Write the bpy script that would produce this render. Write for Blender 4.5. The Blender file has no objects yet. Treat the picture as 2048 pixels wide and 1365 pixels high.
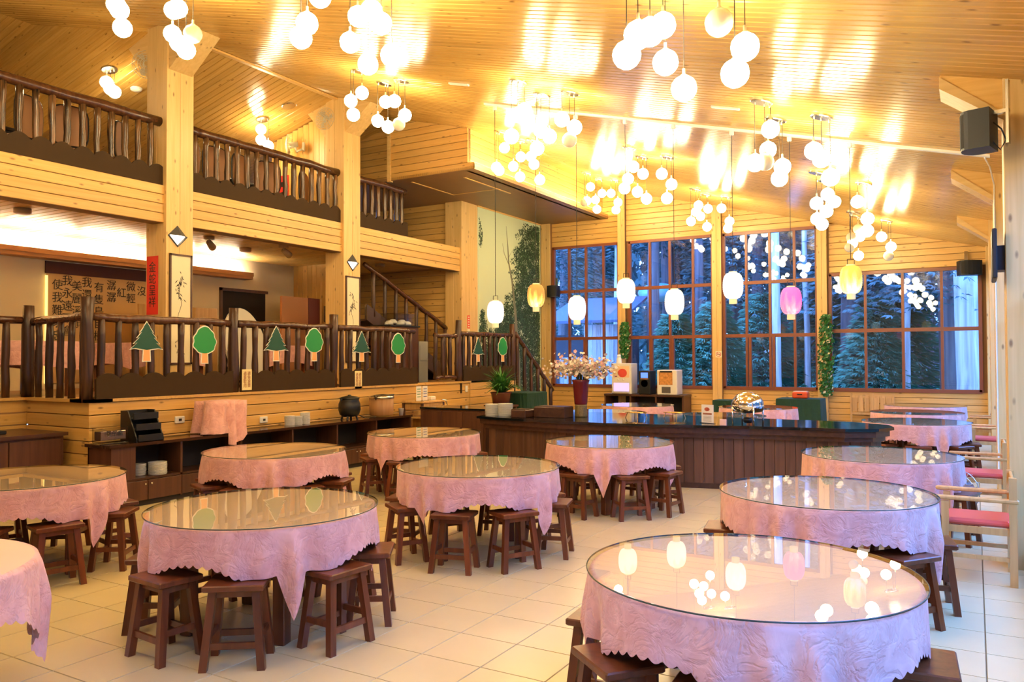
import bpy, math, random
from mathutils import Matrix, Vector
import numpy as np
random.seed(7)
SC = bpy.context.scene
COL = SC.collection

# ------------------------------------------------------------------ camera
FPX, YAW, PIT, ROL, H = 1584.825, -0.52811675, 0.02106517, -0.00359125, 1.70
_F = np.array([math.sin(YAW)*math.cos(PIT), math.cos(YAW)*math.cos(PIT), math.sin(PIT)])
_r = np.array([math.cos(YAW), -math.sin(YAW), 0.0]); _u = np.cross(_r, _F)
_r2 = math.cos(ROL)*_r + math.sin(ROL)*_u; _u2 = np.cross(_r2, _F)
CM = np.array([_r2, -_u2, _F])
cam = bpy.data.cameras.new('camera'); camo = bpy.data.objects.new('camera', cam); COL.objects.link(camo)
cam.sensor_fit = 'HORIZONTAL'; cam.sensor_width = 36.0; cam.lens = FPX/2048*36
cam.clip_start = 0.05; cam.clip_end = 300
camo.matrix_world = Matrix(((_r2[0], _u2[0], -_F[0], 0), (_r2[1], _u2[1], -_F[1], 0), (_r2[2], _u2[2], -_F[2], H), (0, 0, 0, 1)))
SC.camera = camo
# ------------------------------------------------------------------ world, exposure
world = bpy.data.worlds.new('sky'); SC.world = world; world.use_nodes = True
bg = world.node_tree.nodes['Background']
bg.inputs[0].default_value = (0.18, 0.36, 1.0, 1); bg.inputs[1].default_value = 5.8
SC.view_settings.view_transform = 'Standard'; SC.view_settings.look = 'None'
SC.view_settings.gamma = 1.0; SC.view_settings.use_curve_mapping = False
SC.view_settings.exposure = 1.78
try:
    SC.cycles.max_bounces = 5; SC.cycles.diffuse_bounces = 3; SC.cycles.glossy_bounces = 2
    SC.cycles.adaptive_threshold = 0.12; SC.cycles.use_light_tree = False
    SC.cycles.transmission_bounces = 4; SC.cycles.transparent_max_bounces = 12
    SC.cycles.caustics_reflective = False; SC.cycles.caustics_refractive = False
    SC.cycles.sample_clamp_indirect = 4.0
except Exception:
    pass

# ------------------------------------------------------------------ pixel helpers (photo frame 2048x1365)
def ray(x, y): return CM.T @ np.array([(x-1024)/FPX, (y-682.5)/FPX, 1.0])
def P(x, y, ax, val):
    d = ray(x, y); c = np.array([0, 0, H]); return c + d*((val-c[ax])/d[ax])
def at_depth(x, y, dep): return np.array([0, 0, H]) + ray(x, y)*dep
def depth_of(p): return float((CM @ (np.array(p)-[0, 0, H]))[2])
SL, EX, EZ, RX = 0.253, 0.2, 3.95, -10.3          # roof slope, eave x/z, ridge x
def zroof(x): return EZ + SL*(EX-x)
ZR = zroof(RX)
def zloft(x): return ZR - SL*(RX-x)
def on_roof(x, y):
    d = ray(x, y); t = (EZ+SL*EX-H)/(d[2]+SL*d[0]); return np.array([0, 0, H])+t*d
def on_loft(x, y):
    d = ray(x, y); t = (ZR-SL*RX-H)/(d[2]-SL*d[0]); return np.array([0, 0, H])+t*d

# ------------------------------------------------------------------ materials
MATS = {}
def newmat(name):
    m = bpy.data.materials.new(name); m.use_nodes = True
    nt = m.node_tree; return m, nt, nt.nodes['Principled BSDF'], nt.nodes, nt.links
def plain(name, col, rough=0.5, metal=0.0, emit=None, estr=0.0, noise=0.0, nscale=8.0, bump=0.0, spec=0.5, coat=0.0):
    if name in MATS: return MATS[name]
    m, nt, b, N, L = newmat(name)
    b.inputs['Base Color'].default_value = (*col, 1); b.inputs['Roughness'].default_value = rough
    b.inputs['Metallic'].default_value = metal; b.inputs['Specular IOR Level'].default_value = spec
    if coat: b.inputs['Coat Weight'].default_value = coat; b.inputs['Coat Roughness'].default_value = 0.08
    if emit: b.inputs['Emission Color'].default_value = (*emit, 1); b.inputs['Emission Strength'].default_value = estr
    if noise or bump:
        tc = N.new('ShaderNodeTexCoord'); nz = N.new('ShaderNodeTexNoise'); nz.inputs['Scale'].default_value = nscale; nz.inputs['Detail'].default_value = 4
        L.new(tc.outputs['Object'], nz.inputs['Vector'])
        if noise:
            mx = N.new('ShaderNodeMix'); mx.data_type = 'RGBA'
            mx.inputs[6].default_value = (*[c*(1-noise) for c in col], 1); mx.inputs[7].default_value = (*[min(1, c*(1+noise)) for c in col], 1)
            L.new(nz.outputs['Fac'], mx.inputs[0]); L.new(mx.outputs[2], b.inputs['Base Color'])
        if bump:
            bp = N.new('ShaderNodeBump'); bp.inputs['Strength'].default_value = bump; bp.inputs['Distance'].default_value = 0.01
            L.new(nz.outputs['Fac'], bp.inputs['Height']); L.new(bp.outputs['Normal'], b.inputs['Normal'])
    MATS[name] = m; return m
def wood(name, ca, cb, axis=0, rough=0.35, knots=True, var=0.18, grain=1.0, knotcol=(0.16, 0.07, 0.02), coat=0.0, bump=0.15, spec=0.5):
    """wood with its grain along the local axis; every object gets its own tone and its own piece of the pattern"""
    if name in MATS: return MATS[name]
    m, nt, b, N, L = newmat(name)
    tc = N.new('ShaderNodeTexCoord'); oi = N.new('ShaderNodeObjectInfo')
    mul = N.new('ShaderNodeMath'); mul.operation = 'MULTIPLY'; mul.inputs[1].default_value = 47.0
    L.new(oi.outputs['Random'], mul.inputs[0])
    add = N.new('ShaderNodeVectorMath'); add.operation = 'ADD'; L.new(tc.outputs['Object'], add.inputs[0]); L.new(mul.outputs[0], add.inputs[1])
    mp = N.new('ShaderNodeMapping'); s = [26*grain]*3; s[axis] = 1.3*grain; mp.inputs['Scale'].default_value = s
    L.new(add.outputs[0], mp.inputs['Vector'])
    nz = N.new('ShaderNodeTexNoise'); nz.inputs['Scale'].default_value = 1.0; nz.inputs['Detail'].default_value = 3; nz.inputs['Distortion'].default_value = 0.6
    L.new(mp.outputs[0], nz.inputs['Vector'])
    mx = N.new('ShaderNodeMix'); mx.data_type = 'RGBA'; mx.inputs[6].default_value = (*ca, 1); mx.inputs[7].default_value = (*cb, 1)
    rmp = N.new('ShaderNodeMapRange'); rmp.inputs['From Min'].default_value = 0.3; rmp.inputs['From Max'].default_value = 0.7
    L.new(nz.outputs['Fac'], rmp.inputs['Value']); L.new(rmp.outputs[0], mx.inputs[0])
    col = mx.outputs[2]
    if knots:
        mk = N.new('ShaderNodeMapping'); s2 = [9.0]*3; s2[axis] = 3.6; mk.inputs['Scale'].default_value = s2; L.new(add.outputs[0], mk.inputs['Vector'])
        vo = N.new('ShaderNodeTexVoronoi'); vo.inputs['Scale'].default_value = 1.0; L.new(mk.outputs[0], vo.inputs['Vector'])
        kr = N.new('ShaderNodeMapRange'); kr.inputs['From Min'].default_value = 0.06; kr.inputs['From Max'].default_value = 0.16
        kr.inputs['To Min'].default_value = 0.75; kr.inputs['To Max'].default_value = 0.0; L.new(vo.outputs['Distance'], kr.inputs['Value'])
        mk2 = N.new('ShaderNodeMix'); mk2.data_type = 'RGBA'; mk2.inputs[7].default_value = (*knotcol, 1)
        L.new(kr.outputs[0], mk2.inputs[0]); L.new(col, mk2.inputs[6]); col = mk2.outputs[2]
    hs = N.new('ShaderNodeHueSaturation'); vr = N.new('ShaderNodeMapRange'); vr.inputs['To Min'].default_value = 1-var; vr.inputs['To Max'].default_value = 1+var
    L.new(oi.outputs['Random'], vr.inputs['Value']); L.new(vr.outputs[0], hs.inputs['Value']); L.new(col, hs.inputs['Color'])
    L.new(hs.outputs['Color'], b.inputs['Base Color'])
    b.inputs['Roughness'].default_value = rough; b.inputs['Specular IOR Level'].default_value = spec
    if coat: b.inputs['Coat Weight'].default_value = coat; b.inputs['Coat Roughness'].default_value = 0.12
    if bump:
        bp = N.new('ShaderNodeBump'); bp.inputs['Strength'].default_value = bump; bp.inputs['Distance'].default_value = 0.004
        L.new(nz.outputs['Fac'], bp.inputs['Height']); L.new(bp.outputs['Normal'], b.inputs['Normal'])
    MATS[name] = m; return m
def emis(name, col, strength):
    if name in MATS: return MATS[name]
    return plain(name, col, 0.4, emit=col, estr=strength)

PINE_A, PINE_B = (0.72, 0.43, 0.17), (0.62, 0.33, 0.11)
M_ceil = wood('varnished_pine_ceiling', (0.68, 0.40, 0.11), (0.58, 0.32, 0.075), 0, rough=0.18, var=0.08, coat=0.0, spec=0.45)
M_pine = wood('pine_board', (0.73, 0.45, 0.14), (0.64, 0.36, 0.09), 0, rough=0.35, var=0.12)
M_pineZ = wood('pine_upright', (0.74, 0.50, 0.20), (0.64, 0.41, 0.14), 0, rough=0.42, var=0.10, grain=0.8)
M_slab = plain('pine_backing', (0.24, 0.12, 0.04), 0.7)
M_dkwood = wood('dark_walnut', (0.115, 0.045, 0.022), (0.065, 0.024, 0.012), 2, rough=0.38, knots=False, var=0.12, grain=0.6)
M_dkwoodx = wood('dark_walnut_long', (0.085, 0.036, 0.018), (0.05, 0.02, 0.01), 1, rough=0.3, knots=False, var=0.1, grain=0.6)
M_stool = wood('red_brown_stool_wood', (0.19, 0.05, 0.014), (0.10, 0.024, 0.007), 2, rough=0.3, knots=False, var=0.2, grain=0.7)
M_log = wood('bark_log', (0.20, 0.095, 0.033), (0.012, 0.005, 0.002), 2, rough=0.25, knots=False, var=0.25, grain=1.1, bump=0.5)
M_rail = wood('dark_rail_log', (0.10, 0.035, 0.012), (0.05, 0.016, 0.006), 2, rough=0.25, knots=False, var=0.1, grain=0.7)
M_wavy = plain('brown_board', (0.05, 0.028, 0.012), 0.75, noise=0.1, spec=0.15)
M_oak = wood('pale_chair_wood', (0.66, 0.40, 0.14), (0.52, 0.29, 0.09), 2, rough=0.4, knots=False, var=0.1)
M_frame = plain('red_brown_window_frame', (0.22, 0.065, 0.03), 0.35)
M_black = plain('black_plastic', (0.006, 0.006, 0.006), 0.45)
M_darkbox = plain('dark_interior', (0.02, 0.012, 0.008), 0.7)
M_white = plain('white_ceramic', (0.85, 0.85, 0.82), 0.25)
M_wplast = plain('white_plastic', (0.8, 0.78, 0.7), 0.4)
M_steel = plain('brushed_steel', (0.62, 0.6, 0.55), 0.22, metal=1.0)
M_chrome = plain('polished_chrome', (0.85, 0.82, 0.75), 0.08, metal=1.0)
M_cream = plain('cream_plaster', (0.84, 0.70, 0.44), 0.8)
M_green = plain('dark_green_cloth', (0.006, 0.045, 0.02), 0.8, noise=0.3, nscale=20)
M_red = plain('red_paper', (0.75, 0.03, 0.02), 0.7)
M_ink = plain('black_ink', (0.01, 0.01, 0.01), 0.7)
M_paper = plain('cream_paper', (0.85, 0.76, 0.52), 0.8)
M_ypaper = plain('pale_yellow_paper', (0.88, 0.74, 0.38), 0.8)
M_granite = plain('black_granite', (0.008, 0.01, 0.012), 0.06, noise=0.4, nscale=60, spec=0.6)
M_blade = plain('leaf_green', (0.05, 0.20, 0.03), 0.5, noise=0.4, nscale=6)
M_cord = plain('black_cord', (0.02, 0.015, 0.01), 0.6)

def glass_mat(name, tint, rough=0.0, ior=1.5, refl=1.0):
    m = bpy.data.materials.new(name); m.use_nodes = True; nt = m.node_tree; N, L = nt.nodes, nt.links
    N.remove(N['Principled BSDF'])
    tr = N.new('ShaderNodeBsdfTransparent'); tr.inputs[0].default_value = (*tint, 1)
    gl = N.new('ShaderNodeBsdfGlossy'); gl.inputs['Roughness'].default_value = rough
    fr = N.new('ShaderNodeFresnel'); fr.inputs['IOR'].default_value = ior
    geo = N.new('ShaderNodeNewGeometry')
    mu = N.new('ShaderNodeMath'); mu.operation = 'MULTIPLY'; mu.inputs[1].default_value = refl; mu.use_clamp = True; L.new(fr.outputs[0], mu.inputs[0])
    inv = N.new('ShaderNodeMath'); inv.operation = 'SUBTRACT'; inv.inputs[0].default_value = 1.0; L.new(geo.outputs['Backfacing'], inv.inputs[1])
    mb = N.new('ShaderNodeMath'); mb.operation = 'MULTIPLY'; L.new(mu.outputs[0], mb.inputs[0]); L.new(inv.outputs[0], mb.inputs[1])
    mx = N.new('ShaderNodeMixShader'); L.new(mb.outputs[0], mx.inputs[0]); L.new(tr.outputs[0], mx.inputs[1]); L.new(gl.outputs[0], mx.inputs[2])
    L.new(mx.outputs[0], N['Material Output'].inputs[0]); MATS[name] = m; return m
M_tglass = glass_mat('table_glass', (0.96, 0.97, 0.93), 0.0, 1.5, 1.35)
M_pane = glass_mat('window_glass', (0.86, 0.93, 0.97), 0.0, 1.5, 1.6)
M_acryl = glass_mat('clear_acrylic', (0.75, 0.75, 0.72), 0.05, 1.5, 1.5)

# ------------------------------------------------------------------ mesh builder
class MB:
    def __init__(s): s.v = []; s.f = []; s.mi = []; s.cur = 0; s.sm = []; s.smooth = False
    def add(s, vs, fs):
        o = len(s.v); s.v += [tuple(map(float, p)) for p in vs]
        for q in fs: s.f.append(tuple(i+o for i in q)); s.mi.append(s.cur); s.sm.append(s.smooth)
    def box(s, lo, hi, R=None, c=None):
        x0, y0, z0 = lo; x1, y1, z1 = hi
        vs = [(x0,y0,z0),(x1,y0,z0),(x1,y1,z0),(x0,y1,z0),(x0,y0,z1),(x1,y0,z1),(x1,y1,z1),(x0,y1,z1)]
        if R is not None: vs = [tuple(R @ Vector(p) + Vector(c or (0,0,0))) for p in vs]
        s.add(vs, [(0,3,2,1),(4,5,6,7),(0,1,5,4),(1,2,6,5),(2,3,7,6),(3,0,4,7)])
    def cbox(s, c, size, bev=0.0):
        h = [q/2 for q in size]
        if not bev: return s.box([c[i]-h[i] for i in range(3)], [c[i]+h[i] for i in range(3)])
        b = min(bev, min(h)*0.9)
        rings = []
        for z, ins in ((-h[2], b), (-h[2]+b, 0), (h[2]-b, 0), (h[2], b)):
            X, Y = h[0]-ins, h[1]-ins; k = b if not ins else b
            rings.append([(c[0]+p, c[1]+q, c[2]+z) for p, q in ((-X+k,-Y),(X-k,-Y),(X,-Y+k),(X,Y-k),(X-k,Y),(-X+k,Y),(-X,Y-k),(-X,-Y+k))])
        vs = sum(rings, []); fs = [tuple(range(7,-1,-1)), tuple(24+i for i in range(8))]
        for r in range(3):
            for i in range(8):
                j = (i+1) % 8; fs.append((r*8+i, r*8+j, (r+1)*8+j, (r+1)*8+i))
        s.add(vs, fs)
    def tube(s, pts, rad, n=8, caps=True):
        pts = [Vector(p) for p in pts]; k = len(pts)
        rr = rad if isinstance(rad, (list, tuple)) else [rad]*k
        up = None; vs = []
        for i, p in enumerate(pts):
            t = (pts[min(i+1, k-1)]-pts[max(i-1, 0)]).normalized()
            if up is None: up = Vector((0,0,1)) if abs(t.z) < 0.9 else Vector((1,0,0))
            a = t.cross(up)
            if a.length < 1e-4: a = t.cross(Vector((0,1,0)))
            a.normalize(); b = a.cross(t).normalized(); up = b
            for j in range(n):
                th = 2*math.pi*j/n; vs.append(p + (a*math.cos(th)+b*math.sin(th))*rr[i])
        fs = []
        for i in range(k-1):
            for j in range(n):
                q = (j+1) % n; fs.append((i*n+j, (i+1)*n+j, (i+1)*n+q, i*n+q))
        if caps: fs += [tuple(range(n)), tuple((k-1)*n+j for j in range(n-1,-1,-1))]
        s.add(vs, fs)
    def lathe(s, prof, n=24, c=(0,0,0), a0=0.0, a1=2*math.pi, caps=True):
        full = abs(a1-a0-2*math.pi) < 1e-6; m = n if full else n+1; vs = []
        for r, z in prof:
            for j in range(m):
                th = a0+(a1-a0)*j/n; vs.append((c[0]+r*math.cos(th), c[1]+r*math.sin(th), c[2]+z))
        fs = []
        for i in range(len(prof)-1):
            for j in range(n):
                q = (j+1) % m; fs.append((i*m+j, i*m+q, (i+1)*m+q, (i+1)*m+j))
        if caps and full and prof[0][0] > 1e-5: fs.append(tuple(range(m-1,-1,-1)))
        if caps and full and prof[-1][0] > 1e-5: fs.append(tuple((len(prof)-1)*m+j for j in range(m)))
        s.add(vs, fs)
    def sphere(s, c, r, n=16, k=10, sz=1.0):
        s.lathe([(max(1e-6, r*math.sin(math.pi*i/k)), -r*sz*math.cos(math.pi*i/k)) for i in range(k+1)], n, c)
    def prism(s, poly, t0, t1, ax=2):
        """poly in the two other axes (order x,y / x,z / y,z), extruded along ax from t0 to t1"""
        def mk(p, t):
            return (p[0], p[1], t) if ax == 2 else ((p[0], t, p[1]) if ax == 1 else (t, p[0], p[1]))
        n = len(poly); vs = [mk(p, t0) for p in poly]+[mk(p, t1) for p in poly]
        area = sum(poly[i][0]*poly[(i+1) % n][1]-poly[(i+1) % n][0]*poly[i][1] for i in range(n))
        flip = (area < 0) != (t1 < t0)
        if ax == 1: flip = not flip
        bot, top = tuple(range(n-1,-1,-1)), tuple(range(n, 2*n))
        fs = [bot, top]+[(i, (i+1) % n, n+(i+1) % n, n+i) for i in range(n)]
        if flip: fs = [tuple(reversed(q)) for q in fs]
        s.add(vs, fs)
    def mesh(s, name, mats):
        me = bpy.data.meshes.new(name); me.from_pydata(s.v, [], s.f)
        for m in (mats if isinstance(mats, (list, tuple)) else [mats]): me.materials.append(m)
        if len(me.materials) > 1: me.polygons.foreach_set('material_index', s.mi)
        if any(s.sm): me.polygons.foreach_set('use_smooth', s.sm)
        me.update(); return me
    def build(s, name, mats, parent=None):
        return link(name, s.mesh(name, mats), parent)
def link(name, data, parent=None):
    o = bpy.data.objects.new(name, data); COL.objects.link(o)
    if parent is not None: o.parent = parent
    return o
def tag(o, label, cat, group=None):
    o['label'] = label; o['category'] = cat
    if group: o['group'] = group
    return o
def thing(name, label, cat, loc=(0,0,0), rz=0.0, group=None):
    o = bpy.data.objects.new(name, None); COL.objects.link(o); o.empty_display_size = 0.1
    o.location = loc; o.rotation_euler = (0, 0, rz); return tag(o, label, cat, group)
def struct(name, mb, mat, label=None, cat=None):
    o = mb.build(name, mat) if mb else link(name, None); o['kind'] = 'structure'
    if label: o['label'] = label
    if cat: o['category'] = cat
    return o
def copy_tree(o, loc=None, rz=None, label=None, group=None, parent=None):
    c = o.copy(); COL.objects.link(c); c.parent = parent
    if loc is not None: c.location = loc
    if rz is not None: c.rotation_euler = (0, 0, rz)
    if label: c['label'] = label
    if group: c['group'] = group
    for ch in list(o.children): copy_tree(ch, parent=c)
    return c
def mbox(lo, hi):
    m = MB(); m.box(lo, hi); return m
def cb(c, size, bev=0.0):
    m = MB(); m.cbox(c, size, bev); return m

_board = {}
def board_mesh(Ln, W, T, mat, ch=0.004):
    key = (round(Ln, 3), round(W, 3), round(T, 3), mat.name, ch)
    if key not in _board:
        m = MB(); y = W/2
        prof = [(-y, 0), (y, 0), (y, T-ch), (y-ch*1.2, T), (-y+ch*1.2, T), (-y, T-ch)]
        m.add([(0, p, q) for p, q in prof]+[(Ln, p, q) for p, q in prof],
              [(5,4,3,2,1,0), (6,7,8,9,10,11)]+[(i, (i+1) % 6, 6+(i+1) % 6, 6+i) for i in range(6)])
        _board[key] = m.mesh('plank', mat)
    return _board[key]
def board(parent, o, xd, nd, Ln, W, T, mat, name='plank', gap=0.004, ch=0.004):
    """a board of length Ln along xd, its face towards nd, o = middle of its near end on the backing"""
    xd = Vector(xd).normalized(); nd = Vector(nd).normalized(); yd = nd.cross(xd)
    b = link(name, board_mesh(Ln, W-gap, T, mat, ch), parent)
    b.matrix_local = Matrix(((xd.x, yd.x, nd.x, o[0]), (xd.y, yd.y, nd.y, o[1]), (xd.z, yd.z, nd.z, o[2]), (0,0,0,1)))
    return b
def text(s, name, parent, loc, R, size, mat, vertical=False, ext=0.0008, gap=1.0, align='CENTER', bold=0.0):
    cu = bpy.data.curves.new(name, 'FONT'); cu.body = '\n'.join(s) if vertical else s
    cu.size = size; cu.align_x = align; cu.align_y = 'CENTER'; cu.extrude = ext; cu.space_line = gap; cu.resolution_u = 3; cu.offset = bold
    cu.materials.append(mat); o = link(name, cu, parent); o.location = loc; o.rotation_euler = R; return o
HP = math.pi/2
FX = (HP, 0, HP)      # lettering that faces +X
FY = (HP, 0, 0)       # lettering that faces -Y

# ================================================================== STRUCTURE
YB, XP, XPL = 19.0, -10.1, -8.8       # back wall, face of the post row, front of the raised platform
YN = -3.0                             # wall behind the camera
BAY = [3.65, 7.49, 11.33, 15.17]      # front faces of the posts
# ---- floor with square tiles
M_tile = plain('cream_floor_tile', (0.66, 0.545, 0.28), 0.25, noise=0.06, nscale=3.0, spec=0.5)
M_grout = plain('tile_grout', (0.30, 0.22, 0.12), 0.8)
floor = struct('floor', mbox((-14.5, YN, -0.25), (0.7, YB, -0.010)), M_grout)
T = 0.40; tx0, ty0 = 0.035, 2.83*1.7/1.7
tm = MB(); tm.add([(-.1975,-.1975,-.009),(.1975,-.1975,-.009),(.1975,.1975,-.009),(-.1975,.1975,-.009),(-.1955,-.1955,0),(.1955,-.1955,0),(.1955,.1955,0),(-.1955,.1955,0)],
    [(3,2,1,0),(4,5,6,7),(0,1,5,4),(1,2,6,5),(2,3,7,6),(3,0,4,7)])
tmesh = tm.mesh('floor_tile', M_tile); rest = MB(); cand = []
gx0, gy0 = 0.0332 - 0.2, 5.700 % T + 0.2
for i in range(-24, 3):
    for j in range(-9, 47):
        x, y = gx0+i*T, gy0+j*T
        if x < -9.0 or x > 0.55 or y > YB-0.2 or y < YN+.2: continue
        d = CM @ np.array([x, y, -H])
        px, py = (FPX*d[0]/d[2]+1024, FPX*d[1]/d[2]+682.5) if d[2] > 0.3 else (-9e3, 0)
        seen = -120 < px < 2170 and py < 1420
        cand.append((0 if seen else 1, d[2], x, y))
cand.sort()
for k, (s_, dd, x, y) in enumerate(cand):
    if k < 300 and s_ == 0:
        o = link('floor_tile', tmesh, floor); o.location = (x, y, 0)
    else:
        rest.add([(x+p, y+q, z) for p, q, z in tm.v], tm.f)
ro = rest.build('floor_tile_field', M_tile, floor); ro['kind'] = 'stuff'

# ---- main ceiling slope: ridge over the post row, eave on the right
def slope_slab(x0, x1, zf, y0, y1, t=0.12):
    m = MB(); m.add([(x0,y0,zf(x0)+.02),(x1,y0,zf(x1)+.02),(x1,y1,zf(x1)+.02),(x0,y1,zf(x0)+.02),(x0,y0,zf(x0)+t),(x1,y0,zf(x1)+t),(x1,y1,zf(x1)+t),(x0,y1,zf(x0)+t)],
        [(0,1,2,3),(7,6,5,4),(4,5,1,0),(5,6,2,1),(6,7,3,2),(7,4,0,3)]); return m
ceiling = struct('ceiling', slope_slab(RX, 0.75, zroof, YN, YB+.1), M_slab)
c1 = slope_slab(-14.3, RX, zroof, YN, 7.72); c1.build('upper_slab', M_slab, ceiling)
PW = 0.105; nrm = Vector((-SL, 0, -1)); xd = Vector((-1, 0, SL)).normalized()
y = 2.2
while y < YB-0.02:
    xe = -14.28 if y < 7.68 else RX
    Ln = (0.6-xe)*math.sqrt(1+SL*SL)
    board(ceiling, (0.6, y+PW/2, zroof(0.6)+.022), xd, nrm, Ln, PW, 0.022, M_ceil, gap=0.008, ch=0.007); y += PW
# ---- loft ceiling slope, on the far side of the ridge
lc = slope_slab(-15.5, RX, zloft, 7.76, 15.2)
ceil_loft = struct('ceiling_loft', lc, M_slab)
g = slope_slab(-21.5, -14.3, lambda x: zroof(-14.3)-SL*(-14.3-x), YN, 7.72); g.build('near_slab', M_slab, ceil_loft)
y = 7.75
while y < 15.1:
    board(ceil_loft, (RX, y+.065, zloft(RX)+.022), Vector((-1, 0, -SL)), Vector((SL, 0, -1)), 5.2*1.03, 0.13, 0.022, M_ceil, gap=0.005, ch=0.006); y += 0.13
y = 4.6
while y < 7.7:
    board(ceil_loft, (-14.3, y+.065, zroof(-14.3)+.022), Vector((-1, 0, -SL)), Vector((SL, 0, -1)), 7.2, 0.13, 0.022, M_ceil, gap=0.005, ch=0.006); y += 0.13
# raked boards of the gable between the two slopes
gable = struct('wall_gable', None, None)
gm = MB(); gm.prism([(RX, ZR), (-14.3, zroof(-14.3)+.02), (-21.5, zroof(-14.3)-SL*7.2), (-21.5, zloft(-21.5))], 7.74, 7.80, 1); gm.build('gable_backing', M_slab, gable)
for k in range(16):
    dz = 0.0+k*0.134                      # distance above the lower slope
    xs = RX - max(0, dz-.06)/(2*SL)
    xs = max(xs, -14.3)
    z0 = zloft(xs)+dz
    board(gable, (xs, 7.74, z0), Vector((-1, 0, -SL)), Vector((0, -1, 0)), (xs+21.4)*1.03, 0.13, 0.02, M_ceil, gap=0.005)
rt = MB(); rt.box((RX-.03, 7.9, ZR-.05), (RX+.05, YB-6.4, ZR-.02)); o = rt.build('trim_1', M_pine); o['kind'] = 'structure'

# ---- posts of the left row, each boarded, with a flared head
def post(name, y0, zb, zt, flare=True, w=0.46):
    root = struct(name, mbox((XP-.46+.02, y0+.02, zb), (XP-.02, y0+w-.02, zt)), M_slab)
    for k in range(2):   # face towards the hall
        board(root, (XP-.02, y0+w*(k+.5)/2, zb), (0,0,1), (1,0,0), zt-zb, w/2, 0.02, M_pineZ, gap=0.003)
    for k in range(2):   # face towards -Y
        board(root, (XP-.46+.46*(k+.5)/2, y0+.02, zb), (0,0,1), (0,-1,0), zt-zb, 0.23, 0.02, M_pineZ, gap=0.003)
    if flare:
        m = MB(); zr = zroof(XP)
        m.prism([(XP, zr-.62), (XP+.62, zroof(XP+.62)), (XP, zr)], y0+.03, y0+w-.03, 1)
        m.build('flared_head', M_pineZ, root)
        m = MB(); m.prism([(XP-.46, ZR-.75), (XP-.46, ZR-.03), (XP-.95, zloft(XP-.95))], y0+.03, y0+w-.03, 1); m.build('flared_head', M_pineZ, root)
    return root
p1 = post('pillar_1', 7.37, 1.22, ZR); p2 = post('pillar_2', 11.12, 1.22, ZR); p3 = post('pillar_3', 15.04, 0.0, 5.32, False, 0.66)
# ---- floor beams of the loft: four boards each
def beam(name, y0, y1, zb=3.68, zt=4.23):
    b = struct(name, mbox((XP-.30, y0, zb), (XP-.07, y1, zt)), M_slab)
    h = (zt-zb)/4
    for k in range(4):
        board(b, (XP-.07, y0, zb+h*(k+.5)), (0,1,0), (1,0,0), y1-y0, h, 0.02, M_pine, gap=0.009)
    return b
beam('beam_1', 3.2, 7.37); beam('beam_2', 7.83, 11.12); beam('beam_3', 11.58, 15.04)
loft = struct('floor_loft', mbox((-21.5, 3.0, 3.87), (XP-.30, 15.2, 4.15)), plain('loft_floor', (0.25, 0.13, 0.06), 0.5))
# boarded ceiling under the loft
y = 3.1; uc = struct('ceiling_lower_room', mbox((-13.3, 3.0, 3.80), (XP-.3, 15.1, 3.86)), M_slab)
while y < 15.0:
    board(uc, (XP-.3, y+.07, 3.80), (-1,0,0), (0,0,-1), 3.0, 0.14, 0.02, M_pine, gap=0.006, ch=.008); y += 0.14
# ---- lower room behind the platform rail
wl = struct('wall_left', mbox((-13.5, 3.0, 1.0), (-13.3, 15.2, 3.86)), M_cream)
wlu = struct('wall_left_loft', mbox((-15.7, 7.75, 4.1), (-15.5, 15.2, 8.4)), M_cream)
wlv = struct('wall_left_loft_near', mbox((-21.7, YN, 4.1), (-21.5, 7.9, 8.4)), M_cream)
wlw = struct('wall_loft_return', mbox((-21.5, 7.75, 4.1), (-15.5, 7.9, 8.4)), M_cream)
wnl = struct('wall_near_loft', mbox((-21.6, 2.8, 1.0), (XP-.3, 3.0, 8.6)), M_cream)
cv = MB(); cv.box((-13.3, 3.0, 3.36), (-13.05, 11.6, 3.42)); cv.box((-13.07, 3.0, 3.42), (-13.03, 11.6, 3.50)); cove = struct('trim_2', cv, plain('cove_wood', (0.55, 0.27, 0.10), 0.5))
for k in range(7):
    y = 3.2+k*1.2
    t = thing('cove_lamp', 'fluorescent tube lying in the wooden cove of the lower room', 'lamp', (0,0,0), 0, 'cove tubes')
    mb = MB(); mb.smooth = True; mb.tube([(-13.17, y, 3.47), (-13.17, y+1.05, 3.47)], 0.018, 8); mb.build('tube', emis('cove_light', (1.0, 0.86, 0.62), 75.0), t)
    mb = MB(); mb.cbox((-13.17, y+.525, 3.435), (0.06, 1.15, 0.03)); mb.build('batten', M_wplast, t)
# ---- wall that closes the loft and the lower room at the third post
wb = struct('wall_stair', mbox((-13.4, 15.14, 1.2), (XP-.46, 15.24, 6.0)), M_slab)
z = 1.25
while z < 5.3:
    board(wb, (XP-.46, 15.14, z+.07), (-1,0,0), (0,-1,0), 3.3, 0.14, 0.018, M_pine, gap=0.009); z += 0.14
# ---- loft partition with upright boards
wp = struct('wall_loft_partition', mbox((-12.3, 11.42, 4.15), (XP-.46, 11.5, 6.3)), M_slab)
for k in range(12):
    x = -12.3+.145*(k+.5)
    board(wp, (x, 11.42, 4.15), (0,0,1), (0,-1,0), zloft(x)-4.17, 0.145, 0.016, M_pine, gap=0.004)
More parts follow.
